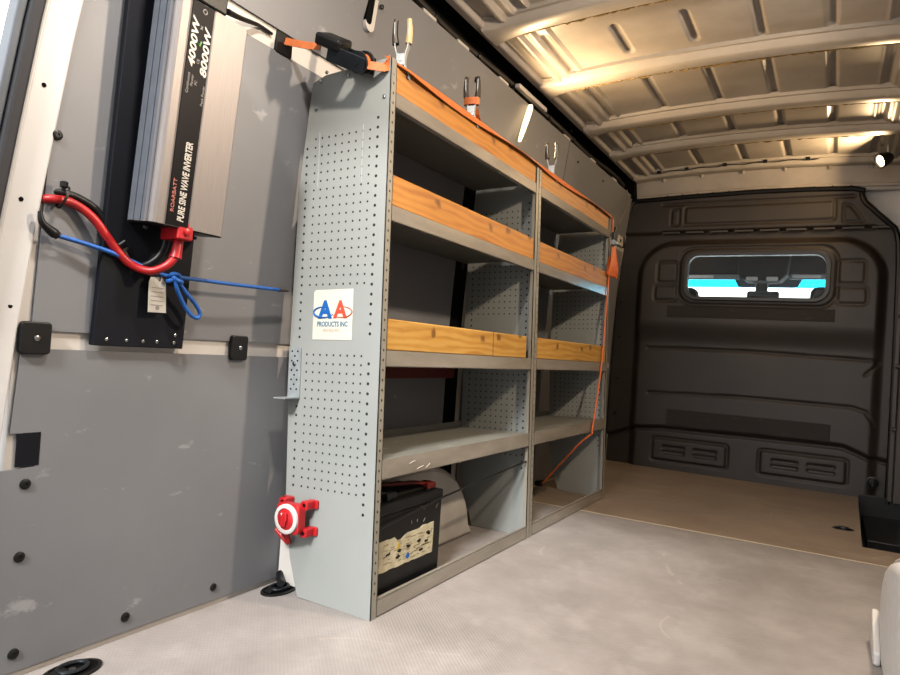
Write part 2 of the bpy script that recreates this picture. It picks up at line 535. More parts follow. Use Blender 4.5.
Y0, Y1, NYg = -.75, 3.25, 400
g = [[bm.verts.new((X0+(X1-X0)*i/NXg, Y0+(Y1-Y0)*j/NYg, roof_z(X0+(X1-X0)*i/NXg, Y0+(Y1-Y0)*j/NYg))) for j in range(NYg+1)] for i in range(NXg+1)]
for i in range(NXg):
    for j in range(NYg): bm.faces.new((g[i][j], g[i][j+1], g[i+1][j+1], g[i+1][j]))
struct('ceiling', bm, M['body_dirty'], smooth='all')
# outer roof skin (keeps daylight out)
bm = BM(); box(bm, -.5, 2*XM+.5, -.80, FAR+.06, 2.12, 2.14); struct('ceiling', bm, M['body_dirty'])
bm = BM(); box(bm, -.47, 2*XM+.47, -.80, -.75, 1.96, 2.12); struct('trim_5', bm, M['body'])

# cross beams
def beam(y, w=.10, zlow=2.0):
    bm = BM(); rings = []
    xa, xb = -.262, 2*XM+.262
    for i in range(33):
        t = i/32; x = xa+(xb-xa)*t
        e = min(t, 1-t)
        widen = .03*math.exp(-e/.035)
        zz = zlow-.002+arch(x)*.95-.006*math.exp(-e/.05)
        zt = zz+.05
        prof = [(-w/2-.02-widen, zt-.022), (-w/2-.004-widen, zt-.022), (-w/2+.012-widen, zz+.004), (-w/2+.02-widen, zz), (0, zz-.002), (w/2-.012+widen, zz), (w/2+widen, zz+.005), (w/2+.01+widen, zt), (-w/2-.02-widen, zt)]
        rings.append([Vector((x, y+a, b)) for a, b in prof])
    ring_loft(bm, rings)
    t = thing('roof_beam', '', 'roof beam', (XM, y, zlow), 'roof cross beams')
    obj('beam_channel', bm, M['beam'], t, smooth=True)
    bm = BM(); rnd = random.Random(int(y*100))
    for k in range(46):
        x = xa+.08+(xb-xa-.16)*k/45+rnd.uniform(-.01, .01)
        zz = zlow+arch(x)*.95+.006
        L = rnd.uniform(.012, .03); r = rnd.uniform(.003, .006)
        tube(bm, [(x-L, y+w/2+.007, zz), (x, y+w/2+.012, zz+rnd.uniform(-.004, .004)), (x+L, y+w/2+.007, zz)], r, 6, 2)
    obj('sealant_bead', bm, M['sealant'], t)
    return t
bl = ['roof beam above the rear opening, out of the photo', 'roof beam over the start of the shelving, just above the photo',
      'cream roof beam nearest the camera, crossing the top edge of the photo', 'second cream roof beam from the camera, long arch to the right edge',
      'third cream roof beam, meeting the rail just past the lit wall lamp', 'fourth cream roof beam, second before the bulkhead',
      'farthest cream roof beam with a thin black wire, nearest the dark bulkhead']
for y, l in zip(BEAMS, bl):
    b = beam(y); b['label'] = l
# sloping header over the bulkhead
bm = BM(); rings = []
for i in range(25):
    x = -.27+(2*XM+.54)*i/24; a = arch(x)
    rings.append([Vector((x, 3.25, 2.035+a)), Vector((x, 3.30, 1.985+a)), Vector((x, FAR-.0, 1.868+a*.4)), Vector((x, FAR+.03, 1.868+a*.4)), Vector((x, FAR+.03, 2.1)), Vector((x, 3.25, 2.1))])
ring_loft(bm, rings)
for x in (-.08, .17, .43, .68, .93, 1.15): tube(bm, [(x, 3.262, 2.02+arch(x)), (x, 3.296, 1.985+arch(x))], .012, 8, 1)
tube(bm, [(-.25+.05*k, FAR-.03, 1.893+arch(-.25+.05*k)*.6) for k in range(32)], .012, 6, 1)
struct('trim_6', bm, M['body_dirty'], smooth=True)

# body metal around the bulkhead
bm = BM()
box(bm, 1.02, 1.52, FAR+.085, FAR+.10, -.2, 2.12); box(bm, -.46, .06, FAR+.085, FAR+.10, -.2, 2.12); box(bm, .0, 1.1, FAR+.085, FAR+.10, 1.6, 2.12)
box(bm, .0, 1.1, FAR+.085, FAR+.10, -.2, 1.0)
struct('wall_front', bm, M['body_dirty'])
bm = BM(); box(bm, 1.318, 1.345, FAR-.05, FAR+.04, 0, 1.66); box(bm, 1.345, 1.44, FAR-.10, FAR+.04, 0, 1.4)
for z in (.43, .8, 1.1, 1.42): cyl(bm, (1.325, FAR-.07, z), (1.36, FAR-.07, z), .014)
struct('trim_7', bm, mat('dark right pillar trim', '#4a443f', .5), bevel=.006)

# ------------------------------------------------------------------ bulkhead (moulded, height field)
def rr(x, z, x0, x1, z0, z1, r):
    cx, cz, hx, hz = (x0+x1)/2, (z0+z1)/2, (x1-x0)/2-r, (z1-z0)/2-r
    dx, dz = abs(x-cx)-hx, abs(z-cz)-hz
    return math.hypot(max(dx, 0), max(dz, 0))+min(max(dx, dz), 0)-r
def seg(x, z, pts):
    best = 9
    for (a, b), (c, d) in zip(pts, pts[1:]):
        vx, vz = c-a, d-b; t = max(0, min(1, ((x-a)*vx+(z-b)*vz)/(vx*vx+vz*vz)))
        best = min(best, math.hypot(x-a-vx*t, z-b-vz*t))
    return best
def grv(d, w): return max(0, 1-(d/w)**2) if abs(d) < w else 0
WX0, WX1, WZ0, WZ1 = .124, .947, 1.185, 1.468
STEP = [(-.40, .18), (-.30, .215), (-.20, .262), (.0, .282), (.55, .288), (1.08, .29), (1.16, .26), (1.22, .235), (1.34, .22)]
def step_z(x):
    for (a, b), (c, d) in zip(STEP, STEP[1:]):
        if x <= c: return b+(d-b)*(x-a)/(c-a)
    return STEP[-1][1]
def bh(x, z):
    h = 0
    big = rr(x, z, -.21, 1.245, -.5, 1.565, .24)
    inside = sstep(.025, -.035, big)
    h += .045*inside
    h += .045*inside*sstep(.86, 1.03, z)                # upper bulge
    # groove under ledge, upper plate
    h += .03*sstep(1.625, 1.645, z)
    h -= .03*grv(z-1.638, .012) if -.08 < x < 1.2 else 0
    h -= .010*grv(rr(x, z, .07, .970, 1.69, 1.815, .02), .012)
    h -= .010*grv(rr(x, z, -.02, .035, 1.69, 1.80, .015), .010)
    tri = seg(x, z, [(1.015, 1.785), (1.02, 1.675), (1.125, 1.675), (1.06, 1.775), (1.015, 1.785)])
    h -= .010*grv(tri, .011)
    h -= .012*grv(seg(x, z, [(-.08, 1.835), (1.07, 1.835)]), .012)
    # around the window
    h -= .012*grv(rr(x, z, WX0-.055, WX1+.055, WZ0-.05, WZ1+.05, .1), .014)
    for (a, b, c, d) in ((1.008, 1.15, 1.285, 1.425), (1.008, 1.165, 1.16, 1.262), (-.075, .06, 1.285, 1.425), (-.09, .06, 1.16, 1.262)):
        h -= .009*grv(rr(x, z, a, b, c, d, .02), .011)
    # creases
    h -= .012*grv(seg(x, z, [(-.12, .832), (.5, .842), (1.235, .825), (1.245, .81), (1.18, .735)]), .012)
    h -= .012*grv(seg(x, z, [(-.10, .52), (.5, .54), (1.12, .535), (1.19, .515), (1.235, .44)]), .012)
    # toe board below the step line
    sz = step_z(x)
    h -= .030*sstep(sz+.006, sz-.016, z)
    h -= .035*grv(z-sz, .020)
    for (a, b) in ((-.058, .424), (.625, 1.108)):
        d = rr(x, z, a, b, .062, .208, .015)
        h += .012*sstep(.004, -.008, d); h -= .012*grv(d-.004, .012)
        for q in (.3, .72):
            cx = a+(b-a)*q
            for k in range(2):
                for t in range(2):
                    h -= .008*grv(rr(x, z, cx-.07, cx+.07, .115+.035*k, .123+.035*k, .003), .008)
    return h
SIL = [(-.40, -.02), (-.395, .6), (-.385, 1.2), (-.372, 1.45), (-.352, 1.66), (-.315, 1.80), (-.285, 1.862), (-.22, 1.872), (.5, 1.893), (1.06, 1.88), (1.11, 1.845), (1.13, 1.79), (1.26, 1.655), (1.30, 1.60), (1.318, 1.40), (1.325, .6), (1.325, -.02)]
def inpoly(x, z, P):
    c = False
    for i in range(len(P)):
        (a, b), (d, e) = P[i], P[i-1]
        if (b > z) != (e > z) and x < (d-a)*(z-b)/(e-b)+a: c = not c
    return c
bm = BM(); S = .0075
nx, nz = int(1.74/S), int(1.96/S)
G = {}
def gv(i, j):
    if (i, j) not in G:
        x, z = -.405+i*S, -.01+j*S
        G[i, j] = bm.verts.new((x, FAR-bh(x, z), z))
    return G[i, j]
for i in range(nx):
    for j in range(nz):
        x, z = -.405+(i+.5)*S, -.01+(j+.5)*S
        if not inpoly(x, z, SIL) or rr(x, z, WX0, WX1, WZ0, WZ1, .07) < -.004: continue
        bm.faces.new((gv(i, j), gv(i+1, j), gv(i+1, j+1), gv(i, j+1)))
bulk = struct('wall_front', bm, M['bulk'], smooth='all')
bm = BM(); n_ = len(SIL)
for (xa_, za_), (xb_, zb_) in zip(SIL, SIL[1:]):
    v_ = [bm.verts.new(p) for p in ((xa_, FAR-.02, za_), (xb_, FAR-.02, zb_), (xb_, FAR+.086, zb_), (xa_, FAR+.086, za_))]; bm.faces.new(v_)
struct('edge_return', bm, M['bulk'], bulk)
bm = BM(); tube(bm, [(x, FAR-.035 if z > 1.62 else FAR-.012, z) for x, z in SIL], .016, 8, 2); struct('edge_seal', bm, M['black'], bulk, smooth=True)
bm = BM(); box(bm, .005, 1.002, FAR-.094, FAR-.085, 1.048, 1.125); struct('foam_strip', bm, M['strip_dark'], bulk, bevel=.002)
bm = BM(); box(bm, .033, 1.012, FAR-.052, FAR-.042, .315, .42); struct('foam_strip', bm, M['strip_dark'], bulk, bevel=.002)
rnd = random.Random(3)
bm = BM()
for x in [-.07+.155*k for k in range(9)]: box(bm, x, x+.115, FAR-.034, FAR-.024, 1.632, 1.642)
struct('ledge_slots', bm, mat('ledge metal', '#4c443d', .5), bulk)
bm = BM()
for k in range(12): p = (-.05+.1*k, FAR-.03, 1.885+arch(-.05+.1*k)*.5); cyl(bm, p, (p[0], p[1]-.012, p[2]), .006, n=8)
for z in (.35, .6, .9, 1.15): cyl(bm, (-.335, FAR-.0, z), (-.335, FAR-.012, z), .008, n=8)
for z in (1.2, .95, .6, .3): cyl(bm, (1.30, FAR-.0, z), (1.30, FAR-.012, z), .007, n=8)
struct('fixing_screw', bm, M['black'], bulk)
bm = BM()
for q in ((-.04, .11), (.55, .68)):
    pass
for a, b in ((-.058, .424), (.625, 1.108)):
    for qq in (.3, .72):
        cx = a+(b-a)*qq
        for k in range(2):
            box(bm, cx-.068, cx+.068, FAR-.031, FAR-.024, .112+.035*k, .118+.035*k)
struct('vent_louvre', bm, mat('vent louvre plastic', '#55514e', .5), bulk, bevel=.001)
# knob in the toe board's right corner
k = thing('turn_knob', 'small black turn knob on the bulkhead beside the step well', 'knob', (1.245, FAR-.02, .10))
bm = BM(); lathe(bm, (1.245, FAR-.012, .10), (0, -1, 0), [(0, .034), (.012, .034), (.014, .026), (.03, .022), (.034, .014)], 20); obj('knob_base', bm, M['black'], k, smooth=True)
bm = BM(); box(bm, 1.237, 1.253, FAR-.056, FAR-.03, .075, .125); obj('knob_grip', bm, M['black'], k, bevel=.004)

# bulkhead window
poly = rrect(WX0-.004, WX1+.004, WZ0-.004, WZ1+.004, .072, 8); inner = rrect(WX0+.006, WX1-.006, WZ0+.006, WZ1-.006, .065, 8)
outer = rrect(WX0-.022, WX1+.022, WZ0-.020, WZ1+.020, .09, 8)
bm = BM()
ring_loft(bm, [[Vector((x, FAR-.115, z)), Vector((x2, FAR-.115, z2)), Vector((x2, FAR-.06, z2)), Vector((x, FAR-.06, z))] for (x, z), (x2, z2) in zip(outer, inner)], closed=True)
win = struct('window_1', bm, mat('window rubber', '#151313', .45), bevel=.004)
bm = BM(); prism(bm, rrect(WX0+.004, WX1-.004, WZ0+.004, WZ1-.004, .065, 8), XZ, FAR-.085, FAR-.08); struct('pane', bm, M['glass'], win)

# ------------------------------------------------------------------ the cab seen through the window
WSY = 4.75
bm = BM(); box(bm, -.45, 1.55, 3.46, 4.74, -.06, -.01); struct('floor', bm, M['headliner'])
bm = BM(); box(bm, -.45, 1.55, 3.44, 4.55, 1.70, 1.80); box(bm, -.45, 1.55, 4.521, 4.62, at(715, 277.5, 1, 4.52).z, 1.80); struct('ceiling', bm, M['headliner'], bevel=.02)
bm = BM()
p0, p1 = at(690, 287, 1, WSY), at(690, 278.5, 1, WSY)
box(bm, -.5, 1.6, WSY, WSY+.006, .95, p0.z); wind = struct('window_2', bm, M['glass'])
bm = BM(); box(bm, -.5, 1.6, WSY, WSY+.006, p0.z, p1.z+.09); struct('sun_band', bm, M['tint'], wind)
# dark dotted patch behind the mirror
bm = BM(); a, b = at(731, 279, 1, WSY-.01), at(806, 288, 1, WSY-.01)
prism(bm, [(a.x, a.z+.06), (a.x+.06, b.z+.006), (a.x+.09, b.z), (b.x-.09, b.z), (b.x-.06, b.z+.006), (b.x, a.z+.06)], XZ, WSY-.012, WSY-.004)
struct('frit_patch', bm, mat('dark frit', '#2f3e49', .5), wind)
for (u0, u1, lab) in ((687, 739, 'grey sun visor left of the cab console, seen through the bulkhead window'), (790, 828, 'grey sun visor right of the cab console, seen through the bulkhead window')):
    a, b = at(u0, 273, 1, 4.5), at(u1, 280, 1, 4.5)
    t = thing('sun_visor', lab, 'sun visor', ((a.x+b.x)/2, 4.5, a.z), 'sun visors')
    bm = BM(); box(bm, a.x-(.12 if u0 < 700 else 0), b.x+(.12 if u1 > 800 else 0), 4.47, 4.52, b.z+.002, b.z+.042); obj('visor_board', bm, M['visor'], t, bevel=.012)
    bm = BM(); box(bm, a.x+.02, a.x+.22, 4.462, 4.472, b.z+.01, b.z+.035); obj('visor_label', bm, M['white_pl'], t)
a, b = at(737, 262, 1, 4.25), at(790, 283, 1, 4.25)
t = thing('overhead_console', 'dark overhead console on the cab ceiling above the mirror', 'console', ((a.x+b.x)/2, 4.25, b.z))
bm = BM(); cx = (a.x+b.x)/2; hw = (b.x-a.x)/2
prism(bm, [(cx-hw, 1.71), (cx+hw, 1.71), (cx+hw-.02, b.z+.06), (cx+hw-.07, b.z+.01), (cx-hw+.07, b.z+.01), (cx-hw+.02, b.z+.06)], XZ, 4.2, 4.4); obj('console_body', bm, M['cabplastic'], t, bevel=.012)
for xa_, xb_ in ((cx-hw+.08, cx-.03), (cx+.03, cx+hw-.08)):
    bm = BM(); box(bm, xa_, xb_, 4.192, 4.22, b.z+.012, b.z+.04); obj('reading_lamp', bm, M['white_pl'], t, bevel=.008)
a, b = at(747, 291, 1, 4.45), at(779, 299, 1, 4.45); c = at(762, 281, 1, 4.5)
t = thing('rear_view_mirror', 'rear view mirror hanging on a dark stalk in the cab', 'mirror', ((a.x+b.x)/2, 4.45, b.z-.04))
bm = BM(); prism(bm, rrect(a.x, b.x, b.z-.05, a.z, .02), XZ, 4.44, 4.47); obj('mirror_housing', bm, M['black'], t, bevel=.004)
bm = BM(); box(bm, c.x-.045, c.x+.045, 4.48, 4.54, a.z-.01, 1.68); obj('mirror_stalk', bm, M['black'], t, bevel=.01)
for u, lab in ((690, 'dark seat headrest in the left corner of the bulkhead window'), (827, 'dark seat headrest in the right corner of the bulkhead window')):
    p = at(u, 292, 1, 3.75)
    bm = BM(); prism(bm, rrect(p.x-.10, p.x+.06 if u < 700 else p.x+.10, p.z-.22, p.z+.03, .05), XZ, 3.70, 3.80)
    o = obj('headrest', bm, M['headliner'], bevel=.02, seg=3); 
    if u > 800:
        pass
    tag(o, lab, 'headrest', 'seat headrests')
    bm = BM(); prism(bm, rrect(p.x-.22, p.x+.22, .0, p.z-.20, .05), XZ, 3.68, 3.80); obj('seat_back', bm, M['headliner'], o, bevel=.02)

# ------------------------------------------------------------------ wall panels
def panel(label, ya, yb, za, zb, outline=None, rivets=()):
    """sheet following the wall's curve"""
    bm = BM(); T = .005
    if outline:
        prism(bm, outline, YZ, wallx(.3), wallx(.3)+T)
    else:
        n = max(2, int((zb-za)/.06)); rings = []
        Z = [za+(zb-za)*k/n for k in range(n+1)]
        for y in (ya, yb):
            rings.append([Vector((wallx(z)+T, y, z)) for z in Z]+[Vector((wallx(z), y, z)) for z in Z[::-1]])
        ring_loft(bm, rings)
    o = obj('wall_panel', bm, M['panel'], smooth=True); tag(o, label, 'wall panel', 'grey wall panels')
    for u, v, r in rivets:
        p = at(u, v, 0, -.38); x = wallx(p.z)+T; p = at(u, v, 0, x)
        bm = BM(); lathe(bm, (x-.001, p.y, p.z), (1, 0, 0), [(0, r), (.004, r*.95), (.006, r*.6), (.006, r*.35), (.004, r*.3)], 16)
        obj('push_rivet', bm, M['black'], o, smooth=True)
    return o
na, nb = at(18, 432, 0, -.384), at(47, 465, 0, -.384)
lowp = panel('large scuffed grey lower wall panel with a notch, left of the shelving', 0, 0, 0, 0,
    [(-.748, .016), (.965, .016), (.965, .668), (-.718, .668), (-.726, nb.z+.07), (na.y+.045, nb.z+.07), (na.y+.045, nb.z+.012), (na.y+.036, nb.z), (-.745, nb.z-.003)],
    [(25, 484, .011), (19, 557, .011), (125, 617, .011), (213, 587, .010), (281, 564, .010), (13, 654, .011)])
bm = BM(); box(bm, -.388, -.3835, na.y, na.y+.045, nb.z+.002, nb.z+.068); struct('trim_8', bm, M['board_black'])
panel('grey middle wall panel behind the black inverter board', -.70, .965, .706, 1.505, None, [(57, 135, .011)])
panel('grey lower wall panel behind the far shelving unit', 1.12, 3.30, .016, .668)
panel('grey middle wall panel behind the far shelving unit', 1.12, 3.30, .706, 1.505)
tp = panel('long grey upper wall panel above the near shelving unit', -.62, 1.985, 1.562, 1.905, None, [(382, 7, .008)])
panel('grey upper wall panel past the vertical seam, near the bulkhead', 1.995, 3.30, 1.562, 1.905, None, [(571, 131, .006), (578, 162, .006), (603, 181, .006)])
# oval holes in the long upper panel
def oval(p0, p1, w, n=10):
    d = Vector((p1[0]-p0[0], p1[1]-p0[1])); a0 = math.atan2(d.y, d.x); o = []
    for c, s in ((p1, -90), (p0, 90)):
        for k in range(n+1):
            a = a0+math.radians(s+180*k/n); o.append((c[0]+w*math.cos(a), c[1]+w*math.sin(a)))
    return o
pa, pb = at(370, 3, 0, -.318), at(364, 26, 0, -.328)
xs = wallx(pa.z)+.005
bm = BM(); prism(bm, oval((pb.y, pb.z), (pa.y+.01, pa.z+.06), .022), YZ, xs-.02, xs+.002); o = obj('slot_rim', bm, M['body'], tp)
bm = BM(); prism(bm, oval((pb.y-.008, pb.z+.012), (pa.y, pa.z+.06), .014), YZ, xs-.02, xs+.0028); obj('slot_opening', bm, M['black_matte'], tp)
p = at(473, 80, 0, -.315); bm = BM(); prism(bm, oval((p.y, p.z-.006), (p.y, p.z+.012), .006), YZ, wallx(p.z), wallx(p.z)+.0062); obj('slot_opening', bm, M['black_matte'], tp)
# punched slot in the white rail
p0, p1 = at(306, 54, 0, -.353), at(318, 62, 0, -.353)
bm = BM(); prism(bm, oval((p0.y, p0.z), (p1.y, p1.z), .011), YZ, -.36, -.3505); struct('trim_9', bm, M['black_matte'])
# dark gap and pale post behind the shelves
bm = BM(); Zg = [.016, .4, .75, .9, 1.05, 1.2, 1.35, 1.50]
ring_loft(bm, [[Vector((wallx(z)+.001, y, z)) for z in Zg]+[Vector((wallx(z)-.001, y, z)) for z in Zg[::-1]] for y in (.96, 1.075)])
struct('trim_10', bm, M['black_matte'])

# black square cover plates on the rails
def cover(p, w, h, label, x=-.384):
    t = thing('cover_plate', label, 'cover plate', (x, p.y, p.z), 'black square cover plates')
    bm = BM(); prism(bm, rrect(p.y-w/2, p.y+w/2, p.z-h/2, p.z+h/2, .008), YZ, x-.003, x+.012); obj('plate', bm, M['black'], t, bevel=.003)
    bm = BM(); lathe(bm, (x+.012, p.y, p.z), (1, 0, 0), [(0, .006), (.002, .006), (.003, .004)], 12); obj('screw', bm, M['chrome'], t, smooth=True)
cover(at(36, 338, 0, -.375), .060, .066, 'black square cover plate beside the white pillar at far left')
cover(at(239.5, 348, 0, -.375), .056, .066, 'black square cover plate right of the inverter board')
cover(at(283.5, 44, 0, -.345), .062, .066, 'black cover plate with an orange strap hooked on, upper rail', -.352)
p = at(629, 245, 0, -.33)
t = thing('strap_anchor', 'pale bolted anchor plate on the wall beyond the far shelving', 'anchor plate', (wallx(1.56), 3.28, 1.56))
pp = at(630, 247, 0, wallx(1.56)+.01)
t.location = (wallx(1.56)+.006, min(pp.y, 3.2), pp.z)
bpy.context.view_layer.update()
yy = min(pp.y, 3.2)
bm = BM(); box(bm, wallx(pp.z)+.004, wallx(pp.z)+.012, yy-.07, yy+.05, pp.z-.035, pp.z+.035); obj('plate', bm, M['body'], t, bevel=.003)
bm = BM(); cyl(bm, (wallx(pp.z)+.010, yy-.02, pp.z), (wallx(pp.z)+.016, yy-.02, pp.z), .012); obj('bolt', bm, M['black'], t)
bm = BM(); box(bm, wallx(pp.z)+.004, wallx(pp.z)+.018, yy+.05, yy+.075, pp.z-.04, pp.z+.04); obj('end_cap', bm, M['black'], t, bevel=.003)

# wiring loom in the dark channel
t = thing('wiring_loom', 'black taped wiring loom running in the gap under the roof rail', 'wiring loom', (-.325, 1.3, 1.95))
bm = BM(); tube(bm, [(-.328+.006*math.sin(y*7), y, 1.952+.008*math.sin(y*5)) for y in [-.6+.13*k for k in range(30)]], .014, 8, 3); obj('conduit', bm, mat('loom tape', '#1e1b19', .6, 0, .2, 30, .4, 90), t, smooth=True)
for y in (.35, .62, .95, 1.3, 1.75, 2.1, 2.55, 3.0):
    bm = BM(); lathe(bm, (-.328+.006*math.sin(y*7), y, 1.952+.008*math.sin(y*5)), (0, 1, 0), [(-.014, .018), (.014, .018)], 10); box(bm, -.36, -.32, y-.012, y+.012, 1.925, 1.945); obj('loom_clip', bm, M['black'], t, bevel=.002)
for y in (.53, .78, 1.15, 1.95, 2.4, 2.85):
    bm = BM(); box(bm, -.31, -.294, y-.045, y+.045, 1.903, 1.918); obj('panel_clip', bm, M['body'], t, bevel=.003)

# ------------------------------------------------------------------ inverter, its board, cables
LEAN = math.atan(.036/.75)
ROTL = (0, LEAN, 0)
b0 = at(92, 345, 0, -.37); b1 = at(182, 350, 0, -.37)
t = thing('mounting_board', 'black painted mounting board screwed to the wall behind the inverter', 'board', (-.384, (b0.y+b1.y)/2, b0.z), None, ROTL)
hy = (b1.y-b0.y)/2
bm = BM(); box(bm, 0, .016, -hy, hy, 0, .92); obj('panel', bm, M['board_black'], t, True, bevel=.002)
for u, v in ((106, 339), (126, 340), (142.5, 341), (156.5, 341.5), (173.5, 342.5), (174.5, 335)):
    p = at(u, v, 0, -.368); bm = BM(); lathe(bm, (.0155, p.y-t.location.y, p.z-t.location.z), (1, 0, 0), [(0, .0042), (.002, .004), (.003, .002)], 10); obj('screw', bm, M['chrome'], t, True, smooth=True)
ib = at(153, 217, 0, -.264)
inv = thing('power_inverter', 'silver power inverter with black label strip, mounted high on the wall', 'inverter', (-.384, ib.y, ib.z), None, (0, LEAN+.03, 0))
# local frame: x out of the wall, y along the wall, z up
XI = .122; DEP0 = .032
IW = .190; IH = .494
Lb = .030; Lr = .090           # label band from/to along y
bm = BM()
prism(bm, [(DEP0, 0), (XI-.012, -.002), (XI-.004, .0), (XI, .006), (XI, .024), (XI-.002, .030), (XI-.002, .088), (XI, .092), (XI, IW-.008), (XI-.008, IW), (DEP0, IW)],
      lambda a, b, d: (a, b, d), 0, IH); obj('case', bm, M['silver'], inv, True)
bm = BM()
for k in range(3): box(bm, DEP0+.02+.024*k, DEP0+.024+.024*k, -.0035, .0005, .001, IH-.001)
box(bm, DEP0+.002, XI-.014, -.0015, .0005, .001, IH-.001)
obj('side_fin', bm, M['silver_side'], inv, True)
bm = BM(); box(bm, XI-.003, XI+.0004, .0305, .0875, .002, IH-.002); lab = obj('label_strip', bm, M['label_black'], inv, True)
bm = BM(); box(bm, DEP0+.001, XI-.004, .0, IW-.001, -.003, 0); obj('end_plate', bm, M['black'], inv, True, bevel=.002)
bm = BM(); box(bm, DEP0, XI+.004, -.006, IW*.62, IH, IH+.09); obj('end_plate', bm, M['black'], inv, True, bevel=.004)
for y in (.02, .15):
    bm = BM(); lathe(bm, (.07, y, -.008), (0, 0, -1), [(0, .006), (.006, .006), (.008, .003)], 10); obj('foot_screw', bm, M['dark_steel'], inv, True)
WI = wmat(inv)
def itext(s, y, z, size, mt, shear=0, sx=1, weight=0, name='lettering'):
    # reading upwards: text x -> local z, text y -> local -y
    mtx = WI @ Matrix.Translation((XI+.0006, y, z)) @ Matrix(((0, 0, 1, 0), (0, -1, 0, 0), (1, 0, 0, 0), (0, 0, 0, 1))).to_4x4()
    return text(s, name, size, mt, mtx, lab, sx, shear, weight)
itext('ROARBATT', .0455, .030, .0125, M['red_ink'], 0, 1.15)
itext('PURE SINE WAVE INVERTER', .0735, .012, .0238, M['white_ink'], .18, .60, .0006)
itext('4000W', .0510, .350, .0235, M['white_ink'], .22, 1.45, .0006)
itext('8000W', .0845, .338, .0235, M['white_ink'], .22, 1.45, .0006)
itext('Continuous', .0435, .292, .0095, M['grey_ink'])
itext('Power', .0535, .310, .0095, M['grey_ink'])
itext('Peak Power', .0855, .276, .0095, M['grey_ink'])
itext('CE', .0630, .362, .009, M['grey_ink'])
itext('FC', .0640, .315, .009, M['grey_ink'])
def imark(pts, mt, w=.0012, name='mark'):
    bm = BM(); tube(bm, [WI @ Vector((XI+.0006, a, b)) for a, b in pts], w, 6, 1); obj(name, bm, mt, lab)
imark([(.0555, .405), (.0590, .400), (.0625, .412)], M['green_ink'], .0018)
imark([(.0565, .437), (.0615, .445), (.0565, .445), (.0615, .437)], M['grey_ink'])
imark([(.063+.005*math.cos(a*PI/6), .478+.005*math.sin(a*PI/6)) for a in range(13)], M['grey_ink'])
# terminal cover and cables
pt = at(183, 232, 0, -.27)
tc = thing('terminal_cover', 'red plastic cap with cable boot under the inverter', 'terminal cover', (-.275, pt.y, pt.z))
bm = BM(); box(bm, -.325, -.262, pt.y-.018, pt.y+.022, pt.z-.018, pt.z+.022); obj('cap', bm, M['red'], tc, bevel=.003)
bm = BM(); lathe(bm, (-.262, pt.y+.004, pt.z), (1, 0, 0), [(0, .008), (.005, .008), (.006, .005)], 14); obj('button', bm, M['red'], tc, smooth=True)
q0 = at(179, 240, 0, -.29); q1 = at(175, 258, 0, -.29)
bm = BM(); tube(bm, [q0, (q0+q1)/2, q1], lambda s: .010+.004*s, 12, 3); obj('cable_boot', bm, M['red'], tc, smooth=True)
def cpath(px, xs): return [at(u, v, 0, x) for (u, v), x in zip(px, xs)]
redp = cpath([(175, 257), (166, 266), (150, 271), (132, 265), (118, 252), (108, 238), (92, 217), (72, 203), (52, 199), (38, 200)], [-.29, -.295, -.32, -.345, -.352, -.352, -.357, -.366, -.370, -.395])
c = thing('battery_cable', 'thick red cable looping from the inverter to the pillar', 'cable', redp[5])
bm = BM(); tube(bm, redp, .0092, 12, 6); obj('jacket', bm, M['red_cable'], c, smooth=True)
blp = cpath([(166, 236), (164, 248), (155, 260), (140, 266), (126, 256), (114, 238), (98, 212), (80, 199), (62, 193), (38, 191)], [-.325, -.326, -.335, -.350, -.364, -.366, -.372, -.374, -.376, -.398])
c = thing('battery_cable', 'thick black cable running alongside the red inverter cable', 'cable', blp[5])
bm = BM(); tube(bm, blp, .0085, 12, 6); obj('jacket', bm, M['black'], c, smooth=True)
for u, v, lab in ((63, 191, 'black cable tie with a stub beside the white pillar'), (119, 245, 'black cable tie around the cables, at the edge of the black board')):
    p = at(u, v+6, 0, -.362); bm = BM()
    n = 18; rings = []
    d = Vector((0, .9, -.3)).normalized() if u < 80 else Vector((0, .6, -.8)).normalized()
    s = Vector((1, 0, 0)); tt = d.cross(s)
    for k in range(n):
        a = 2*PI*k/n; rad = lambda rs: p+s*math.cos(a)*(.0145 if rs else .0128)+tt*math.sin(a)*(.0265 if rs else .0245)
        rings.append([rad(1)+d*.0025, rad(1)-d*.0025, rad(0)-d*.0025, rad(0)+d*.0025])
    ring_loft(bm, rings, closed=True)
    e = at(u+1 if u < 80 else u+6, v-6 if u < 80 else v-4, 0, -.35)
    cyl(bm, at(u, v, 0, -.354), e, .0035, n=6)
    if u < 80: lathe(bm, e, (0, 0, 1), [(-.006, .004), (-.004, .008), (.006, .008), (.008, .004)], 8)
    o = obj('cable_tie', bm, M['black'], smooth=True); tag(o, lab, 'cable tie', 'black cable ties')

# bungee cord
bp = [at(56, 235, 0, -.362), at(110, 252, 0, -.352), at(158, 273, 0, -.34), at(178, 277, 0, -.335), at(230, 284, 0, -.334), at(280, 290, 0, -.34)]
bc = thing('bungee_cord', 'blue bungee cord with black hooks and a knotted loop below the inverter', 'bungee cord', bp[3])
bm = BM(); tube(bm, bp, .0048, 10, 5); obj('cord', bm, M['blue_cord'], bc, smooth=True)
hk = [at(40, 211, 0, -.36), at(42, 222, 0, -.36), at(50, 230, 0, -.362), at(58, 236, 0, -.362)]
bm = BM(); tube(bm, hk, lambda s: .004+.008*s*(1-.4*(s > .9)), 10, 4); obj('hook', bm, M['black'], bc, smooth=True)
bm = BM(); tube(bm, [at(279, 290, 0, -.34), at(285, 290.5, 0, -.34), at(288, 291, 0, -.342)], lambda s: .0058-.003*s, 8, 3); obj('hook', bm, M['clamp_grip'], bc, smooth=True)
kp = at(175, 278, 0, -.33)
bm = BM()
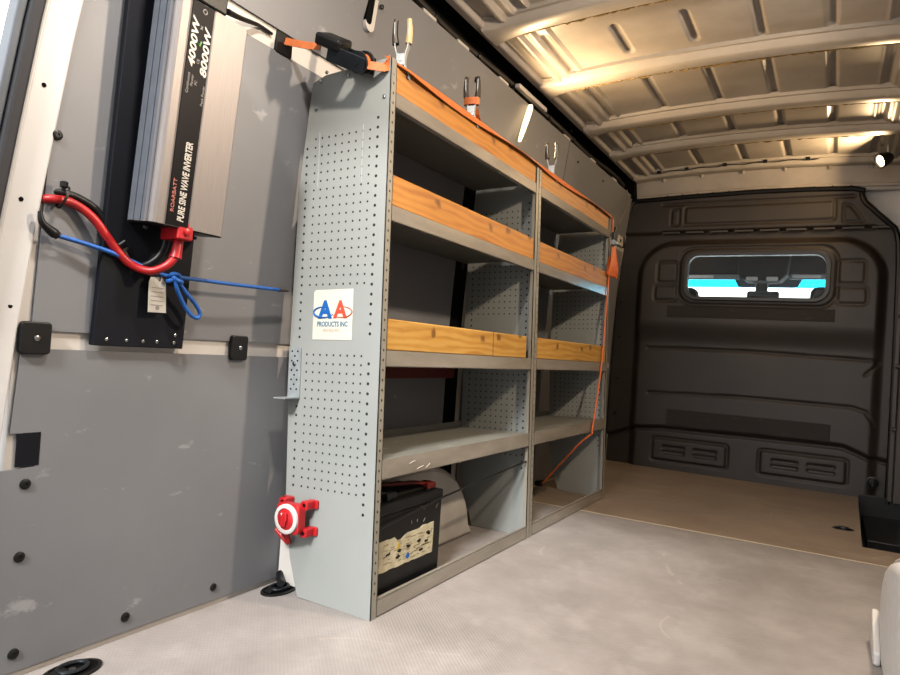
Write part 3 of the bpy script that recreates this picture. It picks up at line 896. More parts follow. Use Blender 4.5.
for k in range(3):
    o_ = Vector((.004*(k-1), .004*(k-1), .003*((k % 2)*2-1)))
    tube(bm, [kp+o_+Vector((.007*math.cos(a), .011*math.sin(a), .006*math.sin(a*1+k*2))) for a in [i*2*PI/12 for i in range(13)]], .0052, 8, 2)
obj('knot', bm, M['blue_cord'], bc, smooth=True)
lp = [at(u, v, 0, -.325) for u, v in ((175, 280), (178, 292), (184, 305), (191, 315), (197, 318), (200, 314), (196, 305), (187, 294), (179, 283))]
bm = BM(); tube(bm, lp, .0048, 10, 4); obj('loop', bm, M['blue_cord'], bc, smooth=True)
# paper tag
tg = [at(u, v, 0, -.343) for u, v in ((151, 277), (162, 277), (166, 284), (166, 313), (148, 312), (149, 282))]
th = thing('hang_tag', 'small white printed tag hanging from the blue cord', 'tag', tg[0])
bm = BM(); prism(bm, [(p.y, p.z) for p in tg], YZ, -.344, -.3432); obj('card', bm, M['tag'], th)
bm = BM()
for k in range(5):
    z = tg[5].z-.012-.010*k; box(bm, -.3432, -.3429, tg[5].y+.008, tg[3].y-.010, z, z+.002)
obj('print', bm, M['grey_ink'], th)
bm = BM(); lathe(bm, (-.3432, (tg[3].y+tg[4].y)/2, tg[3].z+.010), (1, 0, 0), [(0, .005), (.0004, .005)], 14); obj('round_mark', bm, M['grey_ink'], th)
bm = BM(); tube(bm, [at(157, 273, 0, -.334), at(160, 276, 0, -.337), at(160, 281, 0, -.3425)], .0012, 6, 3); obj('string', bm, M['black'], th)
# black lead from the inverter to the upper cover plate
bm = BM(); tube(bm, [at(228, 12, 0, -.28), at(240, 18, 0, -.30), at(258, 25, 0, -.335), at(272, 34, 0, -.34)], lambda s: .008-.004*s, 8, 5)
o = obj('power_lead', bm, M['black'], smooth=True); tag(o, 'short black lead from the top of the inverter to the upper cover plate', 'cable')

# ------------------------------------------------------------------ shelving units
TILT = -.0377
OUT = [(0, 0), (-.250, .0115), (-.256, .0118), (-.289, .114), (-.313, .262), (-.323, .705), (-.318, .95), (-.312, 1.187), (-.278, 1.478), (-.231, 1.494), (0, 1.502)]
SH = [(1.373, .040, -.285), (1.062, .042, -.31), (.666, .044, -.315), (.363, .052, -.312)]
def side(t, y, s):
    bm = BM(); prism(bm, OUT, XZ, y, y+s*.003)
    box(bm, -.003, 0, min(y, y+s*.026), max(y, y+s*.026), 0, 1.502, 1)
    box(bm, -.016, 0, min(y+s*.0235, y+s*.026), max(y+s*.0235, y+s*.026), .004, 1.498, 1)
    o = obj('side_panel', bm, [M['perf'], M['flange']], t, True)
    return o
def unit(y0, W, label):
    t = thing('shelving_unit', label, 'shelving unit', (0, y0, 0), 'grey steel shelving units', (0, TILT, 0))
    a = side(t, 0, 1); b = side(t, W, -1)
    for z, lip, xb in SH:
        bm = BM(); zt = z+lip
        box(bm, xb, -.001, .0275, W-.0275, zt-.0025, zt)
        box(bm, -.0025, 0, .0275, W-.0275, z, zt, 1)
        box(bm, -.016, 0, .0275, W-.0275, z, z+.0025, 1)
        box(bm, xb, xb+.0025, .0275, W-.0275, zt, zt+.025)
        obj('shelf', bm, [M['shelf_floor'], M['lip']], t, True)
    bm = BM(); box(bm, -.0025, 0, .0275, W-.0275, .004, .048, 1); box(bm, -.014, 0, .0275, W-.0275, .0455, .048, 1)
    obj('kick_strip', bm, [M['shelf_floor'], M['lip']], t, True)
    return t, a
Y1S, Y2S = 1.045, 2.042
u1, sp1 = unit(0, Y1S-.001, 'near grey steel shelving unit with the perforated end panel and sticker')
for (p_, q_) in (((.20, .372), (.235, .378)), ((.25, .371), (.27, .381)), ((.16, .392), (.19, .397))):
    bm = BM(); tube(bm, [(.0002, p_[0], p_[1]), (.0004, (p_[0]+q_[0])/2, p_[1]+.004), (.0002, q_[0], q_[1])], .0010, 5, 2); obj('paint_chip', bm, M['white_ink'], u1, True)
u2, sp2 = unit(Y1S+.001, Y2S-Y1S-.001, 'far grey steel shelving unit beside the bulkhead')
W1 = wmat(u1)
# bolts on the near end panel
for u, v in ((316.6, 109.5), (349, 76), (384.5, 96.5), (327, 72.5), (321, 82)):
    p = W1.inverted() @ at(u, v, 1, 0)
    bm = BM(); lathe(bm, (p.x, .0, p.z), (0, -1, 0), [(-.001, .005), (.003, .005), (.004, .003)], 10); obj('bolt', bm, M['chrome'], sp1, True, smooth=True)
for x in (-.243, -.087):
    bm = BM(); box(bm, x-.0012, x+.0012, -.0008, .001, 1.17, 1.33); obj('pressed_line', bm, mat('bright pressed line', '#c7ccca', .4), sp1, True)
# sticker with company mark
def spt(u, v): return W1.inverted() @ at(u, v, 1, 0)
s0, s1_ = spt(314, 291), spt(352.5, 339)
SX0, SX1, SZ0, SZ1 = -.2385, -.0985, .735, .875
st = thing('sticker', 'cream company sticker with blue and red letters on the end panel', 'sticker', W1 @ Vector(((SX0+SX1)/2, -.001, SZ0)), None, (0, TILT, 0))
IS = wmat(st).inverted()
def onp(a, b, d): return W1 @ Vector((a, d, b))
bm = BM(); prism(bm, [(SX0+.006, SZ1), (SX1, SZ1+.001), (SX1, SZ0), (SX0, SZ0), (SX0, SZ1-.006)], onp, -.0011, -.0002); obj('paper', bm, M['sticker'], st)
def stext(s, x, z, size, mt, sx=1, weight=0):
    mtx = W1 @ Matrix.Translation((x, -.0013, z)) @ Matrix.Rotation(PI/2, 4, 'X')
    text(s, 'lettering', size, mt, mtx, st, sx, 0, weight, 'CENTER')
CXS = (SX0+SX1)/2
stext('PRODUCTS INC', CXS, .772, .0195, M['teal_ink'], .78, .0006)
stext('A', CXS-.027, .797, .066, M['blue_ink'], .95, .0034)
stext('A', CXS+.027, .797, .066, M['logo_red'], .95, .0026)
stext('800-952-9911', CXS, .757, .0125, M['pale_red_ink'], .9)
def arc(cx, cz, rx, rz, a0, a1, w, mt):
    bm = BM(); tube(bm, [onp(cx+rx*math.cos(math.radians(a0+(a1-a0)*k/24)), cz+rz*math.sin(math.radians(a0+(a1-a0)*k/24)), -.0012) for k in range(25)], lambda s: w*(.25+.75*math.sin(PI*s)), 6, 1)
    obj('logo_swoosh', bm, mt, st)
arc(CXS-.032, .812, .036, .015, 60, 345, .0032, M['blue_ink'])
arc(CXS+.032, .812, .036, .015, -165, 120, .0020, M['logo_red'])

# timber boards (copied so each is its own thing)
def plank(y0, y1, zb, mt, label, cut=None, x1=-.004, h=.086):
    t = thing('timber_board', label, 'timber board', (0, 0, 0), 'timber boards along the shelf fronts', (0, TILT, 0))
    ym, t.location = (y0+y1)/2, Matrix.Rotation(TILT, 4, 'Y') @ Vector((-.02, (y0+y1)/2, zb))
    bpy.context.view_layer.update()
    bm = BM(); box(bm, -.019, .016, y0-ym, y1-ym, .0005, h)
    if cut: bm2 = None
    o = obj('lumber', bm, mt, t, True, bevel=.003)
    for c_ in (cut or []):
        bm = BM(); box(bm, .0145, .0164, c_-ym-.0015, c_-ym+.0015, .002, h-.001); obj('saw_mark', bm, M['clamp_grip'], t, True)
    return t
zt = [z+l for z, l, _ in SH]
plank(.029, Y1S-.029, zt[0], M['wood_o'], 'pine board on top of the near shelving unit under the orange strap', h=.088)
plank(Y1S+.03, Y2S-.03, zt[0], M['wood_o'], 'pine board on top of the far shelving unit under the orange strap', h=.088)
plank(.029, Y1S-.03, zt[1], M['wood_o'], 'knotty orange pine board on the second shelf of the near unit')
plank(Y1S+.03, Y2S-.03, zt[1], M['wood_o'], 'orange pine board on the second shelf of the far unit')
plank(.029, Y1S-.07, zt[2], M['wood_y'], 'pale yellow pine board on the middle shelf of the near unit', cut=[.68])
plank(Y1S+.03, Y2S-.03, zt[2], M['wood_y'], 'pale yellow pine board on the middle shelf of the far unit', cut=[Y2S-.14])

# galvanised angle bracket
pb0 = spt(289.5, 343); pb1 = spt(303, 394)
ab = thing('angle_bracket', 'galvanised perforated angle bracket on the back edge of the end panel', 'bracket', W1 @ Vector(((pb0.x+pb1.x)/2, -.002, pb1.z)), None, (0, TILT, 0))
bm = BM(); prism(bm, rrect(-.321, -.276, .566, .712, .003), onp, -.004, -.0005); pl = obj('upright', bm, M['steel'], ab)
bm = BM(); prism(bm, [(-.320, -.004), (-.276, -.004), (-.276, -.06), (-.320, -.06)], lambda a, b, d: W1 @ Vector((a, b, d)), .566, .5695); obj('foot_plate', bm, M['steel'], ab)
bm = BM()
for k in range(9):
    for x in ((-.309, -.288) if k % 2 == 0 else (-.2985,)):
        z = .70-.0135*k; prism(bm, [(x+.003*math.cos(a*PI/4), z+.003*math.sin(a*PI/4)) for a in range(8)], onp, -.0045, -.001)
obj('punched_holes', bm, M['black_matte'], pl)
bm = BM(); lathe(bm, W1 @ Vector((-.298, -.004, .665)), (0, -1, 0), [(0, .006), (.004, .006), (.005, .004)], 12); obj('bolt', bm, M['chrome'], pl)

# battery isolator switch
sw0 = spt(310, 517)
CX, CZ = -.251, .240
sw = thing('isolator_switch', 'red battery isolator switch with white dial on the end panel', 'switch', W1 @ Vector((CX, -.001, CZ)), None, (0, TILT, 0))
def swp(a, b, d): return W1 @ Vector((CX+a*1.12, d*1.05, CZ+b*1.12))
bm = BM(); prism(bm, rrect(-.037, .037, -.037, .037, .014), swp, -.056, -.028); obj('body', bm, M['red'], sw, bevel=.004)
for sx in (-1, 1):
    for sz in (-1, 1):
        bm = BM(); prism(bm, rrect(sx*.036-.011, sx*.036+.011, sz*.033-.011, sz*.033+.011, .005), swp, -.036, -.0005)
        prism(bm, rrect(sx*.044-.012, sx*.044+.012, sz*.033-.011, sz*.033+.011, .005), swp, -.008, -.0004)
        f = obj('mounting_foot', bm, M['red'], sw, bevel=.002)
        bm = BM(); prism(bm, [(sx*.036+.005*math.cos(a*PI/5), sz*.034+.005*math.sin(a*PI/5)) for a in range(10)], swp, -.0365, -.0355); obj('screw_hole', bm, M['black_matte'], f)
bm = BM(); lathe(bm, swp(0, 0, -.056), (0, -1, 0), [(0, .041), (.006, .0405), (.008, .038), (.008, .030), (.004, .029)], 32); obj('dial_ring', bm, M['white_pl'], sw, smooth=True)
bm = BM(); lathe(bm, swp(0, 0, -.056), (0, -1, 0), [(0, .0305), (.005, .030), (.008, .026)], 32); kb = obj('dial', bm, M['red'], sw, smooth=True)
bm = BM(); prism(bm, [(-.010, -.016), (.004, -.018), (.010, .0), (.009, .017), (-.002, .018), (-.009, .004)], swp, -.072, -.062); obj('turn_grip', bm, M['red'], kb, bevel=.003)
bm = BM(); tube(bm, [swp(-.013+.004*math.cos(a), .002+.013*math.sin(a), -.0645) for a in (1.2, .4, -.4, -1.2)], .0022, 6, 3); obj('pointer_mark', bm, M['white_pl'], kb)
bm = BM(); tube(bm, [swp(-.03, -.035, -.03), swp(-.022, -.06, -.022), swp(-.035, -.07, -.012), swp(-.075, -.045, -.01)], .007, 8, 4); obj('cable', bm, M['red_cable'], sw, smooth=True)

# battery in the bottom bay
bx0, bx1, by0, by1, bz = -.190, -.030, .05, .388, .0
tb = thing('battery', 'black battery with a torn pale label in the bottom bay of the near unit', 'battery', (-.11, .23, bz))
bm = BM(); box(bm, bx0, bx1, by0, by1, bz+.0005, .255); obj('case', bm, mat('scuffed black case', '#121314', .4, 0, .25, 14, spec=.2), tb, bevel=.006)
bm = BM(); box(bm, bx0-.002, bx1+.002, by0-.002, by1+.002, .2545, .285); lid = obj('lid', bm, mat('battery lid', '#141516', .45, 0, .2, 14, spec=.2), tb, bevel=.005)
bm = BM(); box(bm, bx0+.02, bx1-.03, by0+.03, by1-.05, .284, .296); obj('vent_cover', bm, M['black'], lid, bevel=.004)
for y, c_ in ((.13, 'black'), (.345, 'red')):
    bm = BM(); lathe(bm, (-.065, y, .284), (0, 0, 1), [(0, .012), (.012, .011), (.02, .009)], 14); te = obj('terminal', bm, M['steel'], tb, smooth=True)
    bm = BM(); box(bm, -.085, -.042, y-.028, y+.02, .290, .309); obj('clamp', bm, M['dark_steel'] if c_ == 'black' else M['dark_red'], te, bevel=.004)
for px, lab, mt in (([(-.06, .33, .303), (-.065, .27, .315), (-.09, .18, .318), (-.15, .06, .32), (-.24, .035, .30), (-.3, .03, .25)], 'red battery lead curling over the battery top', 'dark_red'),
                    ([(-.06, .11, .305), (-.07, .06, .315), (-.12, .035, .31), (-.22, .05, .28), (-.3, .06, .22)], 'black battery lead behind the red one on the battery top', 'black')):
    bm = BM(); tube(bm, px, .0065, 10, 5); o = obj('battery_lead', bm, M[mt], smooth=True); tag(o, lab, 'cable')
# torn label
rnd = random.Random(5)
top = []; bot = []
n = 18
for k in range(n+1):
    y = by0+.0+(by1-.045-by0)*k/n
    zt_, zb_ = .186-.0*k, .098
    top.append((y, zt_-rnd.choice((0, 0, .002, .005))-(.012 if k in (6, 7) else 0)+(.006 if k > 13 else 0))); bot.append((y, zb_+rnd.choice((0, 0, .001, .002))))
bm = BM(); prism(bm, bot+top[::-1], YZ, bx1-.0005, bx1+.0009); lb = obj('label', bm, mat('torn cream label', '#d9cfae', .6, 0, .12, 30), tb)
bm = BM()
for k in range(60):
    y = rnd.uniform(by0+.02, by1-.06); z = rnd.uniform(.108, .172); L = rnd.uniform(.008, .03)
    box(bm, bx1, bx1+.0013, y, min(y+L, by1-.05), z, z+rnd.uniform(.0015, .003))
obj('small_print', bm, mat('faded print', '#9a8c6a', .6), lb)
bm = BM()
for k in range(9):
    y = rnd.uniform(by0+.02, by1-.06); z = rnd.uniform(.118, .178)
    P_ = [(y+rnd.uniform(.006, .016)*math.cos(a), z+rnd.uniform(.002, .007)*math.sin(a)) for a in [i*PI/4 for i in range(8)]]
    bm = BM(); prism(bm, P_, YZ, bx1, bx1+.0016); obj('torn_patch', bm, M['black'], lb)
bm = BM(); prism(bm, [(.145, .150), (.165, .150), (.155, .172)], YZ, bx1, bx1+.0015); obj('warning_triangle', bm, M['yellow_ink'], lb)
bm = BM(); prism(bm, [(.205+.010*math.cos(a*PI/6), .118+.008*math.sin(a*PI/6)) for a in range(12)], YZ, bx1, bx1+.0015); obj('blue_mark', bm, M['blue_ink'], lb)
bm = BM()
for k in range(7):
    y = rnd.uniform(.2, .37); z = rnd.uniform(.2, .25); bm = BM(); tube(bm, [(bx1+.0004, y, z), (bx1+.0004, y+rnd.uniform(-.004, .008), z+rnd.uniform(.004, .02))], .0008, 5, 1); obj('scratch', bm, M['grey_ink'], tb)
# thin black cord across the bay
bm = BM(); tube(bm, [(-.020, .03, .226), (-.024, .20, .243), (-.024, .40, .262), (-.022, .42, .264), (-.020, .72, .285), (-.018, 1.012, .303)], .0032, 8, 4)
o = obj('tie_cord', bm, M['black'], smooth=True); tag(o, 'thin black cord across the bottom bay in front of the battery', 'cord')

# red bar behind the third shelf
a = at(388, 370, 0, -.352); b = at(452, 371, 0, -.352)
bm = BM(); box(bm, -.372, -.338, .02, b.y, a.z-.030, a.z+.05); o = obj('red_bar', bm, M['dark_red'], bevel=.006); tag(o, 'dark red bar behind the middle shelf of the near unit', 'bar')

# wheel arches
def wheel_arch(xi, xo, label, mt, y0=.02, y1=.93, h=.30):
    prof = [(y0, 0), (y0, h*.55)]
    for k in range(1, 8):
        a = PI*(1-k/8/2*1.0); a = PI - k/8*PI/2
        prof.append((y0+.22+.22*math.cos(a), h*.55+h*.45*math.sin(a)))
    prof.append((y0+.24, h)); prof.append((y1-.42, h))
    for k in range(1, 10):
        a = PI/2 - k/10*PI/2
        prof.append((y1-.42+.36*math.cos(a), h*.0+h*math.sin(a)))
    prof.append((y1-.02, 0))
    bm = BM(); prism(bm, prof, YZ, xi, xo)
    o = obj('wheel_arch', bm, mt, bevel=.02, seg=3, smooth=True); o['kind'] = 'structure'
    return o
wheel_arch(-.40, -.195, '', mat('dusty grey arch liner', '#dcd6cd', .55, 0, .08, 6), .10, .97, .31)
wr = None
prof = [(-.1, 0), (-.1, .352), (.1, .352), (.25, .338), (.40, .312), (.52, .28), (.62, .24), (.68, .20), (.715, .145), (.735, .07), (.74, 0)]
bm = BM(); prism(bm, prof, YZ, 1.152, 1.42); wr = struct('trim_11', bm, mat('white wheel box', '#f4efea', .4, 0, .07, 40, .1, 60), bevel=.022, seg=4, smooth=True)
for xx in (1.172, 1.186):
    bm = BM(); tube(bm, [(xx, y+.002 if z < .2 else y, z+(.003 if z > .2 else 0)) for y, z in prof[3:-1]]+[(xx, .742, .004)], .005, 8, 2); struct('arch_flange', bm, M['body'], wr, smooth=True)
bm = BM(); prism(bm, [(.58, .0005), (.75, .0005), (.75, .085), (.735, .10), (.58, .035)], YZ, 1.136, 1.153); struct('arch_foot', bm, M['body'], wr, bevel=.006)

# floor lashing rings
def lash(p, label, rot=0):
    t = thing('lashing_ring', label, 'lashing ring', (p.x, p.y, 0), 'black floor lashing rings', (0, 0, rot))
    bm = BM(); P_ = [(.055*math.cos(2*PI*k/24), .036*math.sin(2*PI*k/24)) for k in range(24)]
    prism(bm, P_, XY, .0002, .003); obj('cup', bm, M['black_matte'], t, True)
    bm = BM(); n = 24; ring_loft(bm, [[Vector((1.12*P_[k][0], 1.12*P_[k][1], .0003)), Vector((1.12*P_[k][0], 1.12*P_[k][1], .004)), Vector((.96*P_[k][0], .96*P_[k][1], .005)), Vector((.96*P_[k][0], .96*P_[k][1], .0003))] for k in range(n)], closed=True)
    obj('rim', bm, M['black'], t, True, smooth=True)
    bm = BM(); tube(bm, [(.030*math.cos(2*PI*k/20), .022*math.sin(2*PI*k/20), .010) for k in range(21)], .0045, 8, 1); obj('ring', bm, M['dark_steel'], t, True, smooth=True)
    bm = BM(); box(bm, -.048, -.012, -.012, .012, .003, .012); obj('hinge_block', bm, M['black'], t, True, bevel=.003)
    bm = BM(); lathe(bm, (0, .0, .003), (0, 0, 1), [(0, .008), (.004, .007)], 12); obj('bolt', bm, M['chrome'], t, True)
    return t
lash(at(279, 590, 2, 0), 'black lashing ring in the floor at the foot of the end panel', PI/2)
lash(at(72, 672, 2, 0), 'black lashing ring at the bottom left edge of the photo', PI/2)
lash(at(843, 529, 2, 0), 'small black lashing ring in the brown floor beside the step well', 0).scale = (.75, .75, .75)
bm = BM(); pp = at(287, 579, 2, 0)
prism(bm, [(-.375, .035), (-.33, .02), (-.315, .075), (-.375, .11)], YZ, 0, .001); bm.free()
bm = BM(); tube(bm, [(-.372, .05, .03), (-.35, .03, .02), (-.325, .005, .022)], .011, 8, 4); o = obj('lashing_strap', bm, M['black'], smooth=True); tag(o, 'black strap stub running from the lashing ring to the wall behind the shelving', 'strap')
bm = BM(); prism(bm, [(-.379, .0), (-.30, .0), (-.305, .05), (-.325, .09), (-.379, .16)], XZ, .05, .054); struct('trim_12', bm, M['body'])

# ------------------------------------------------------------------ orange ratchet strap
A = at(285, 41, 0, -.337); B = at(321, 47, 1, -.075); Cc = at(371, 66, 1, -.035); 
TOPZ = 1.502
cor = W1 @ Vector((-.018, .0, TOPZ+.003))
far = W1 @ Vector((-.006, 2.055, TOPZ+.002))
rs = thing('ratchet_strap', 'orange ratchet strap running along the top of both shelving units', 'ratchet strap', cor)
bm = BM(); ribbon(bm, [A, (A+B)/2+Vector((0, 0, -.002)), B], Vector((.1, .1, 1)), .020, .0022, 4)
bm2 = bm
ribbon(bm, [at(362, 64, 1, -.042), at(374, 66, 1, -.028), at(386, 67, 1, -.008), cor+Vector((.012, .004, -.004))], Vector((.1, .15, 1)), .023, .0022, 4)
top = []
wd = []
for k in range(34):
    y = .01+(2.05-.01)*k/33
    tw = .25+.55*math.sin(y*3.4+.3)**2                    # lies flat on the edge, then turns over the front
    q = W1 @ Vector((.0005+.0035*(1-tw), y, TOPZ-.004-.012*tw))
    top.append(q); wd.append(Vector((-1+tw, .05*math.sin(y*11), .30+.75*tw)))
top[0] = cor
ribbon(bm, top, wd, .024, .0024, 3)
dn = [top[-1], W1 @ Vector((.006, 2.062, TOPZ-.02)), W1 @ Vector((.008, 2.060, 1.44)), W1 @ Vector((.010, 2.055, 1.40))]
ribbon(bm, dn, Vector((0, 1, 0)), .024, .0024, 3)
obj('webbing', bm, M['orange'], rs)
# ratchet
RA, RB = at(320, 45, 1, -.075), at(371, 66, 1, -.035)
d = (RB-RA); L = d.length; d.normalize(); up = Vector((.35, -.35, .87)); up = (up-d*up.dot(d)).normalized(); sd = d.cross(up)
def rp(a, b, c): return RA+d*a+up*b+sd*c
def rbox(bm, a0, a1, b0, b1, c0, c1):
    v = [bm.verts.new(rp(a, b, c)) for a in (a0, a1) for b in (b0, b1) for c in (c0, c1)]
    for q in ((0, 1, 3, 2), (4, 6, 7, 5), (0, 4, 5, 1), (2, 3, 7, 6), (0, 2, 6, 4), (1, 5, 7, 3)): bm.faces.new([v[i] for i in q])
rat = None
bm = BM(); rbox(bm, 0, L*.48, .004, .036, -.034, .034); rat = obj('ratchet_handle', bm, M['black'], rs, bevel=.008, seg=3)
bm = BM()
for s in (-1, 1): rbox(bm, L*.26, L*.98, -.026, .018, s*.026-.002, s*.026+.002)
rbox(bm, L*.30, L*.5, -.02, -.012, -.024, .024)
obj('ratchet_frame', bm, M['dark_steel'], rs, bevel=.002)
bm = BM()
for s in (-1, 1): lathe(bm, rp(L*.82, .0, s*.018), sd*s, [(-.004, .029), (.004, .029)], 22)
lathe(bm, rp(L*.82, 0, -.03), sd, [(0, .008), (.06, .008)], 14)
obj('ratchet_wheel', bm, M['dark_steel'], rs, smooth=True)
bm = BM(); lathe(bm, rp(L*.82, 0, -.016), sd, [(0, .021), (.032, .021)], 18); obj('wound_webbing', bm, M['orange'], rs, smooth=True)
bm = BM(); lathe(bm, rp(L*.9, -.014, -.028), sd*-1, [(0, .008), (.004, .008), (.005, .005)], 12); obj('rivet', bm, M['chrome'], rs, smooth=True)
# far buckle with the loose tail and the cord
bk = W1 @ Vector((.012, 2.055, 1.365))
bu = thing('strap_buckle', 'dark cam buckle with orange tail bunch at the far end of the shelving', 'buckle', bk)
bm = BM(); box(bm, bk.x-.008, bk.x+.012, bk.y-.016, bk.y+.016, bk.z-.035, bk.z+.042); obj('buckle_frame', bm, M['dark_steel'], bu, bevel=.004)
bm = BM(); lathe(bm, (bk.x+.006, bk.y-.02, bk.z-.012), (0, 1, 0), [(0, .013), (.04, .013)], 14); obj('cam_roller', bm, M['steel'], bu, smooth=True)
bm = BM(); box(bm, bk.x-.004, bk.x+.006, bk.y+.012, bk.y+.03, bk.z+.0, bk.z+.075); obj('lever', bm, M['black'], bu, bevel=.003)
bm = BM()
for off, w in ((-.052, .030), (-.012, .036), (.034, .030), (.062, .016)):
    z0 = bk.z-.03
    ribbon(bm, [(bk.x+.004, bk.y, z0), (bk.x+.010, bk.y+off*.5, z0-.06), (bk.x+.014, bk.y+off, z0-.12), (bk.x+.004, bk.y+off*1.25, z0-.165), (bk.x-.002, bk.y+off*.9, z0-.125), (bk.x-.002, bk.y+off*.4, z0-.06)], Vector((.35, 1, off*8)), w, .0024, 4)
obj('tail_bunch', bm, M['orange_red'], bu)
c1 = W1 @ Vector((.008, 1.995, 1.20)); 
bm = BM()
s_ = [W1 @ Vector((.006, 2.03, 1.25)), W1 @ Vector((.006, 1.99, 1.05)), at(602, 360, 0, -.02), at(596, 405, 0, -.008), at(592, 431, 0, -.004)]
tube(bm, s_, .0042, 8, 4)
e1 = at(577, 446, 0, -.06); e2 = at(541, 485, 0, -.25)
tube(bm, [s_[-1]+Vector((-.006, 0, -.018)), e1, e2], .0040, 8, 3)
tube(bm, [s_[-1], s_[-1]+Vector((.003, -.004, -.012)), s_[-1]+Vector((-.006, 0, -.018))], .0042, 8, 3)
o = obj('hold_down_cord', bm, M['orange_red'], smooth=True); tag(o, 'thin orange strap down the front of the far unit and back under it', 'strap')
bm = BM(); box(bm, e2.x-.03, e2.x+.01, e2.y-.02, e2.y+.03, max(e2.z-.03, .06), e2.z+.02); obj('hook', bm, M['black'], o, bevel=.006)

# spring clamps on the top boards
def clamp_parts(wrapped):
    """local frame: jaws straddle z=0, handles up"""
    P_ = {}
    for s in (-1, 1):
        bm = BM(); ribbon(bm, [(s*.022, 0, -.045), (s*.024, 0, -.03), (s*.012, 0, -.008), (s*.010, 0, .012)], Vector((0, 1, 0)), .022, .003, 3); P_['jaw', s] = bm
        bm = BM(); ribbon(bm, [(s*.010, 0, .008), (s*.013, 0, .03), (s*.019, 0, .055), (s*.021, 0, .118)], Vector((0, 1, 0)), .018, .003, 4); P_['handle', s] = bm
        bm = BM(); tube(bm, [(s*.0185, 0, .058), (s*.021, 0, .080), (s*.021, 0, .104), (s*.019, 0, .128)], lambda q: .0105-.0035*q, 8, 4); P_['grip', s] = bm
    bm = BM(); lathe(bm, (0, -.015, .010), (0, 1, 0), [(0, .006), (.030, .006)], 12)
    box(bm, -.012, .012, -.013, -.0115, -.006, .026)
    P_['spring'] = bm
    return P_
def clamp(p, rz, label, light):
    t = thing('spring_clamp', label, 'spring clamp', p, 'spring clamps on the top boards', (0, TILT, rz))
    P_ = clamp_parts(False)
    for s in (-1, 1):
        obj('jaw', P_['jaw', s], M['steel'], t, True)
        h = obj('handle', P_['handle', s], M['steel'], t, True)
        obj('grip', P_['grip', s], (M['clamp_wood'] if (light and s == 1) else M['clamp_grip']), h, True, smooth=True)
    obj('pivot', P_['spring'], M['steel'], t, True, smooth=True)
    return t
cp = [W1 @ Vector((-.024, y, 1.512+.006)) for y in (.08, .50, 1.235)]
clamp(cp[0], .35, 'spring clamp with one dark and one pale grip, at the near top corner', True)
c2 = clamp(cp[1], .3, 'spring clamp with orange webbing wrapped round its handles, mid near unit', False)
clamp(cp[2], .3, 'spring clamp just past the middle post of the shelving', False)
bm = BM(); P_ = [(.027*math.cos(2*PI*k/16), .014*math.sin(2*PI*k/16)) for k in range(16)]
ring_loft(bm, [[Vector((x, y, .032)), Vector((x, y, .056)), Vector((x*.9, y*.85, .056)), Vector((x*.9, y*.85, .032))] for x, y in P_], closed=True)
o = obj('webbing_loop', bm, M['orange'], local=True); o.location = cp[1]; o.rotation_euler = (0, TILT, .3); tag(o, 'band of orange webbing wrapped round the middle spring clamp', 'strap')
bm = BM(); ribbon(bm, [(.006, .012, .034), (.012, .03, .01), (.012, .06, -.006)], Vector((1, .3, 0)), .02, .002, 3); obj('webbing_tail', bm, M['orange'], o, local=True)

# thin grey wire down to the buckle
bm = BM(); tube(bm, [at(627, 190, 0, -.285), at(628, 200, 0, -.27), at(624, 212, 0, -.2), at(620, 222, 0, -.1)], .003, 6, 5)
o = obj('hanging_wire', bm, mat('pale wire', '#a59a88', .5), smooth=True); tag(o, 'thin pale wire hanging from the wall top to the strap end', 'wire')

# wire along the farthest beam
bm = BM(); tube(bm, [(-.15+.06*k, 3.185, 2.018+arch(-.15+.06*k)-.006*(k % 3 == 1)) for k in range(18)], .003, 6, 3)
o = obj('roof_wire', bm, M['black'], smooth=True); tag(o, 'thin black wire clipped along the farthest roof beam', 'wire')
for k in (1, 4, 8, 12, 16):
    bm = BM(); x = -.15+.06*k; box(bm, x-.012, x+.012, 3.176, 3.194, 2.012+arch(x), 2.03+arch(x)); obj('wire_clip', bm, M['black'], o)

# ------------------------------------------------------------------ outside the rear opening
bm = BM(); box(bm, -8, 9, -12, 9, -.75, -.70); g_ = struct('floor', bm, mat('dark asphalt', '#5c5b5a', .9, 0, .1, 3))
bm = BM(); box(bm, 2.1, 2.3, -9, -.9, -.70, 4.5); struct('wall_right', bm, mat('added sky blocking wall', '#6e6a66', .9, 0, .1, 2))  # unseen wall, added to block sky light from the right
for nm, xh, sg, an in (('door_1', 2*XM+.47, 1, 3),):  # unseen rear door, added standing open to cut light from the right
    d_ = Vector((sg*math.sin(math.radians(an)), -math.cos(math.radians(an)), 0)); nn = Vector((d_.y, -d_.x, 0))
    bm = BM(); P_ = [(0, -.25), (.80, -.25), (.80, 1.75), (.66, 2.05), (0, 2.05)]
    prism(bm, P_, lambda a_, b_, c_: Vector((xh, -.80, 0))+d_*a_+nn*c_+Vector((0, 0, b_)), -.03, .03)
    dr = struct(nm, bm, M['body'], bevel=.01)
    bm = BM(); prism(bm, rrect(.12, .66, -.1, .9, .06), lambda a_, b_, c_: Vector((xh, -.80, 0))+d_*a_+nn*c_+Vector((0, 0, b_)), -.034, .034); struct('door_panel', bm, M['panel'], dr)

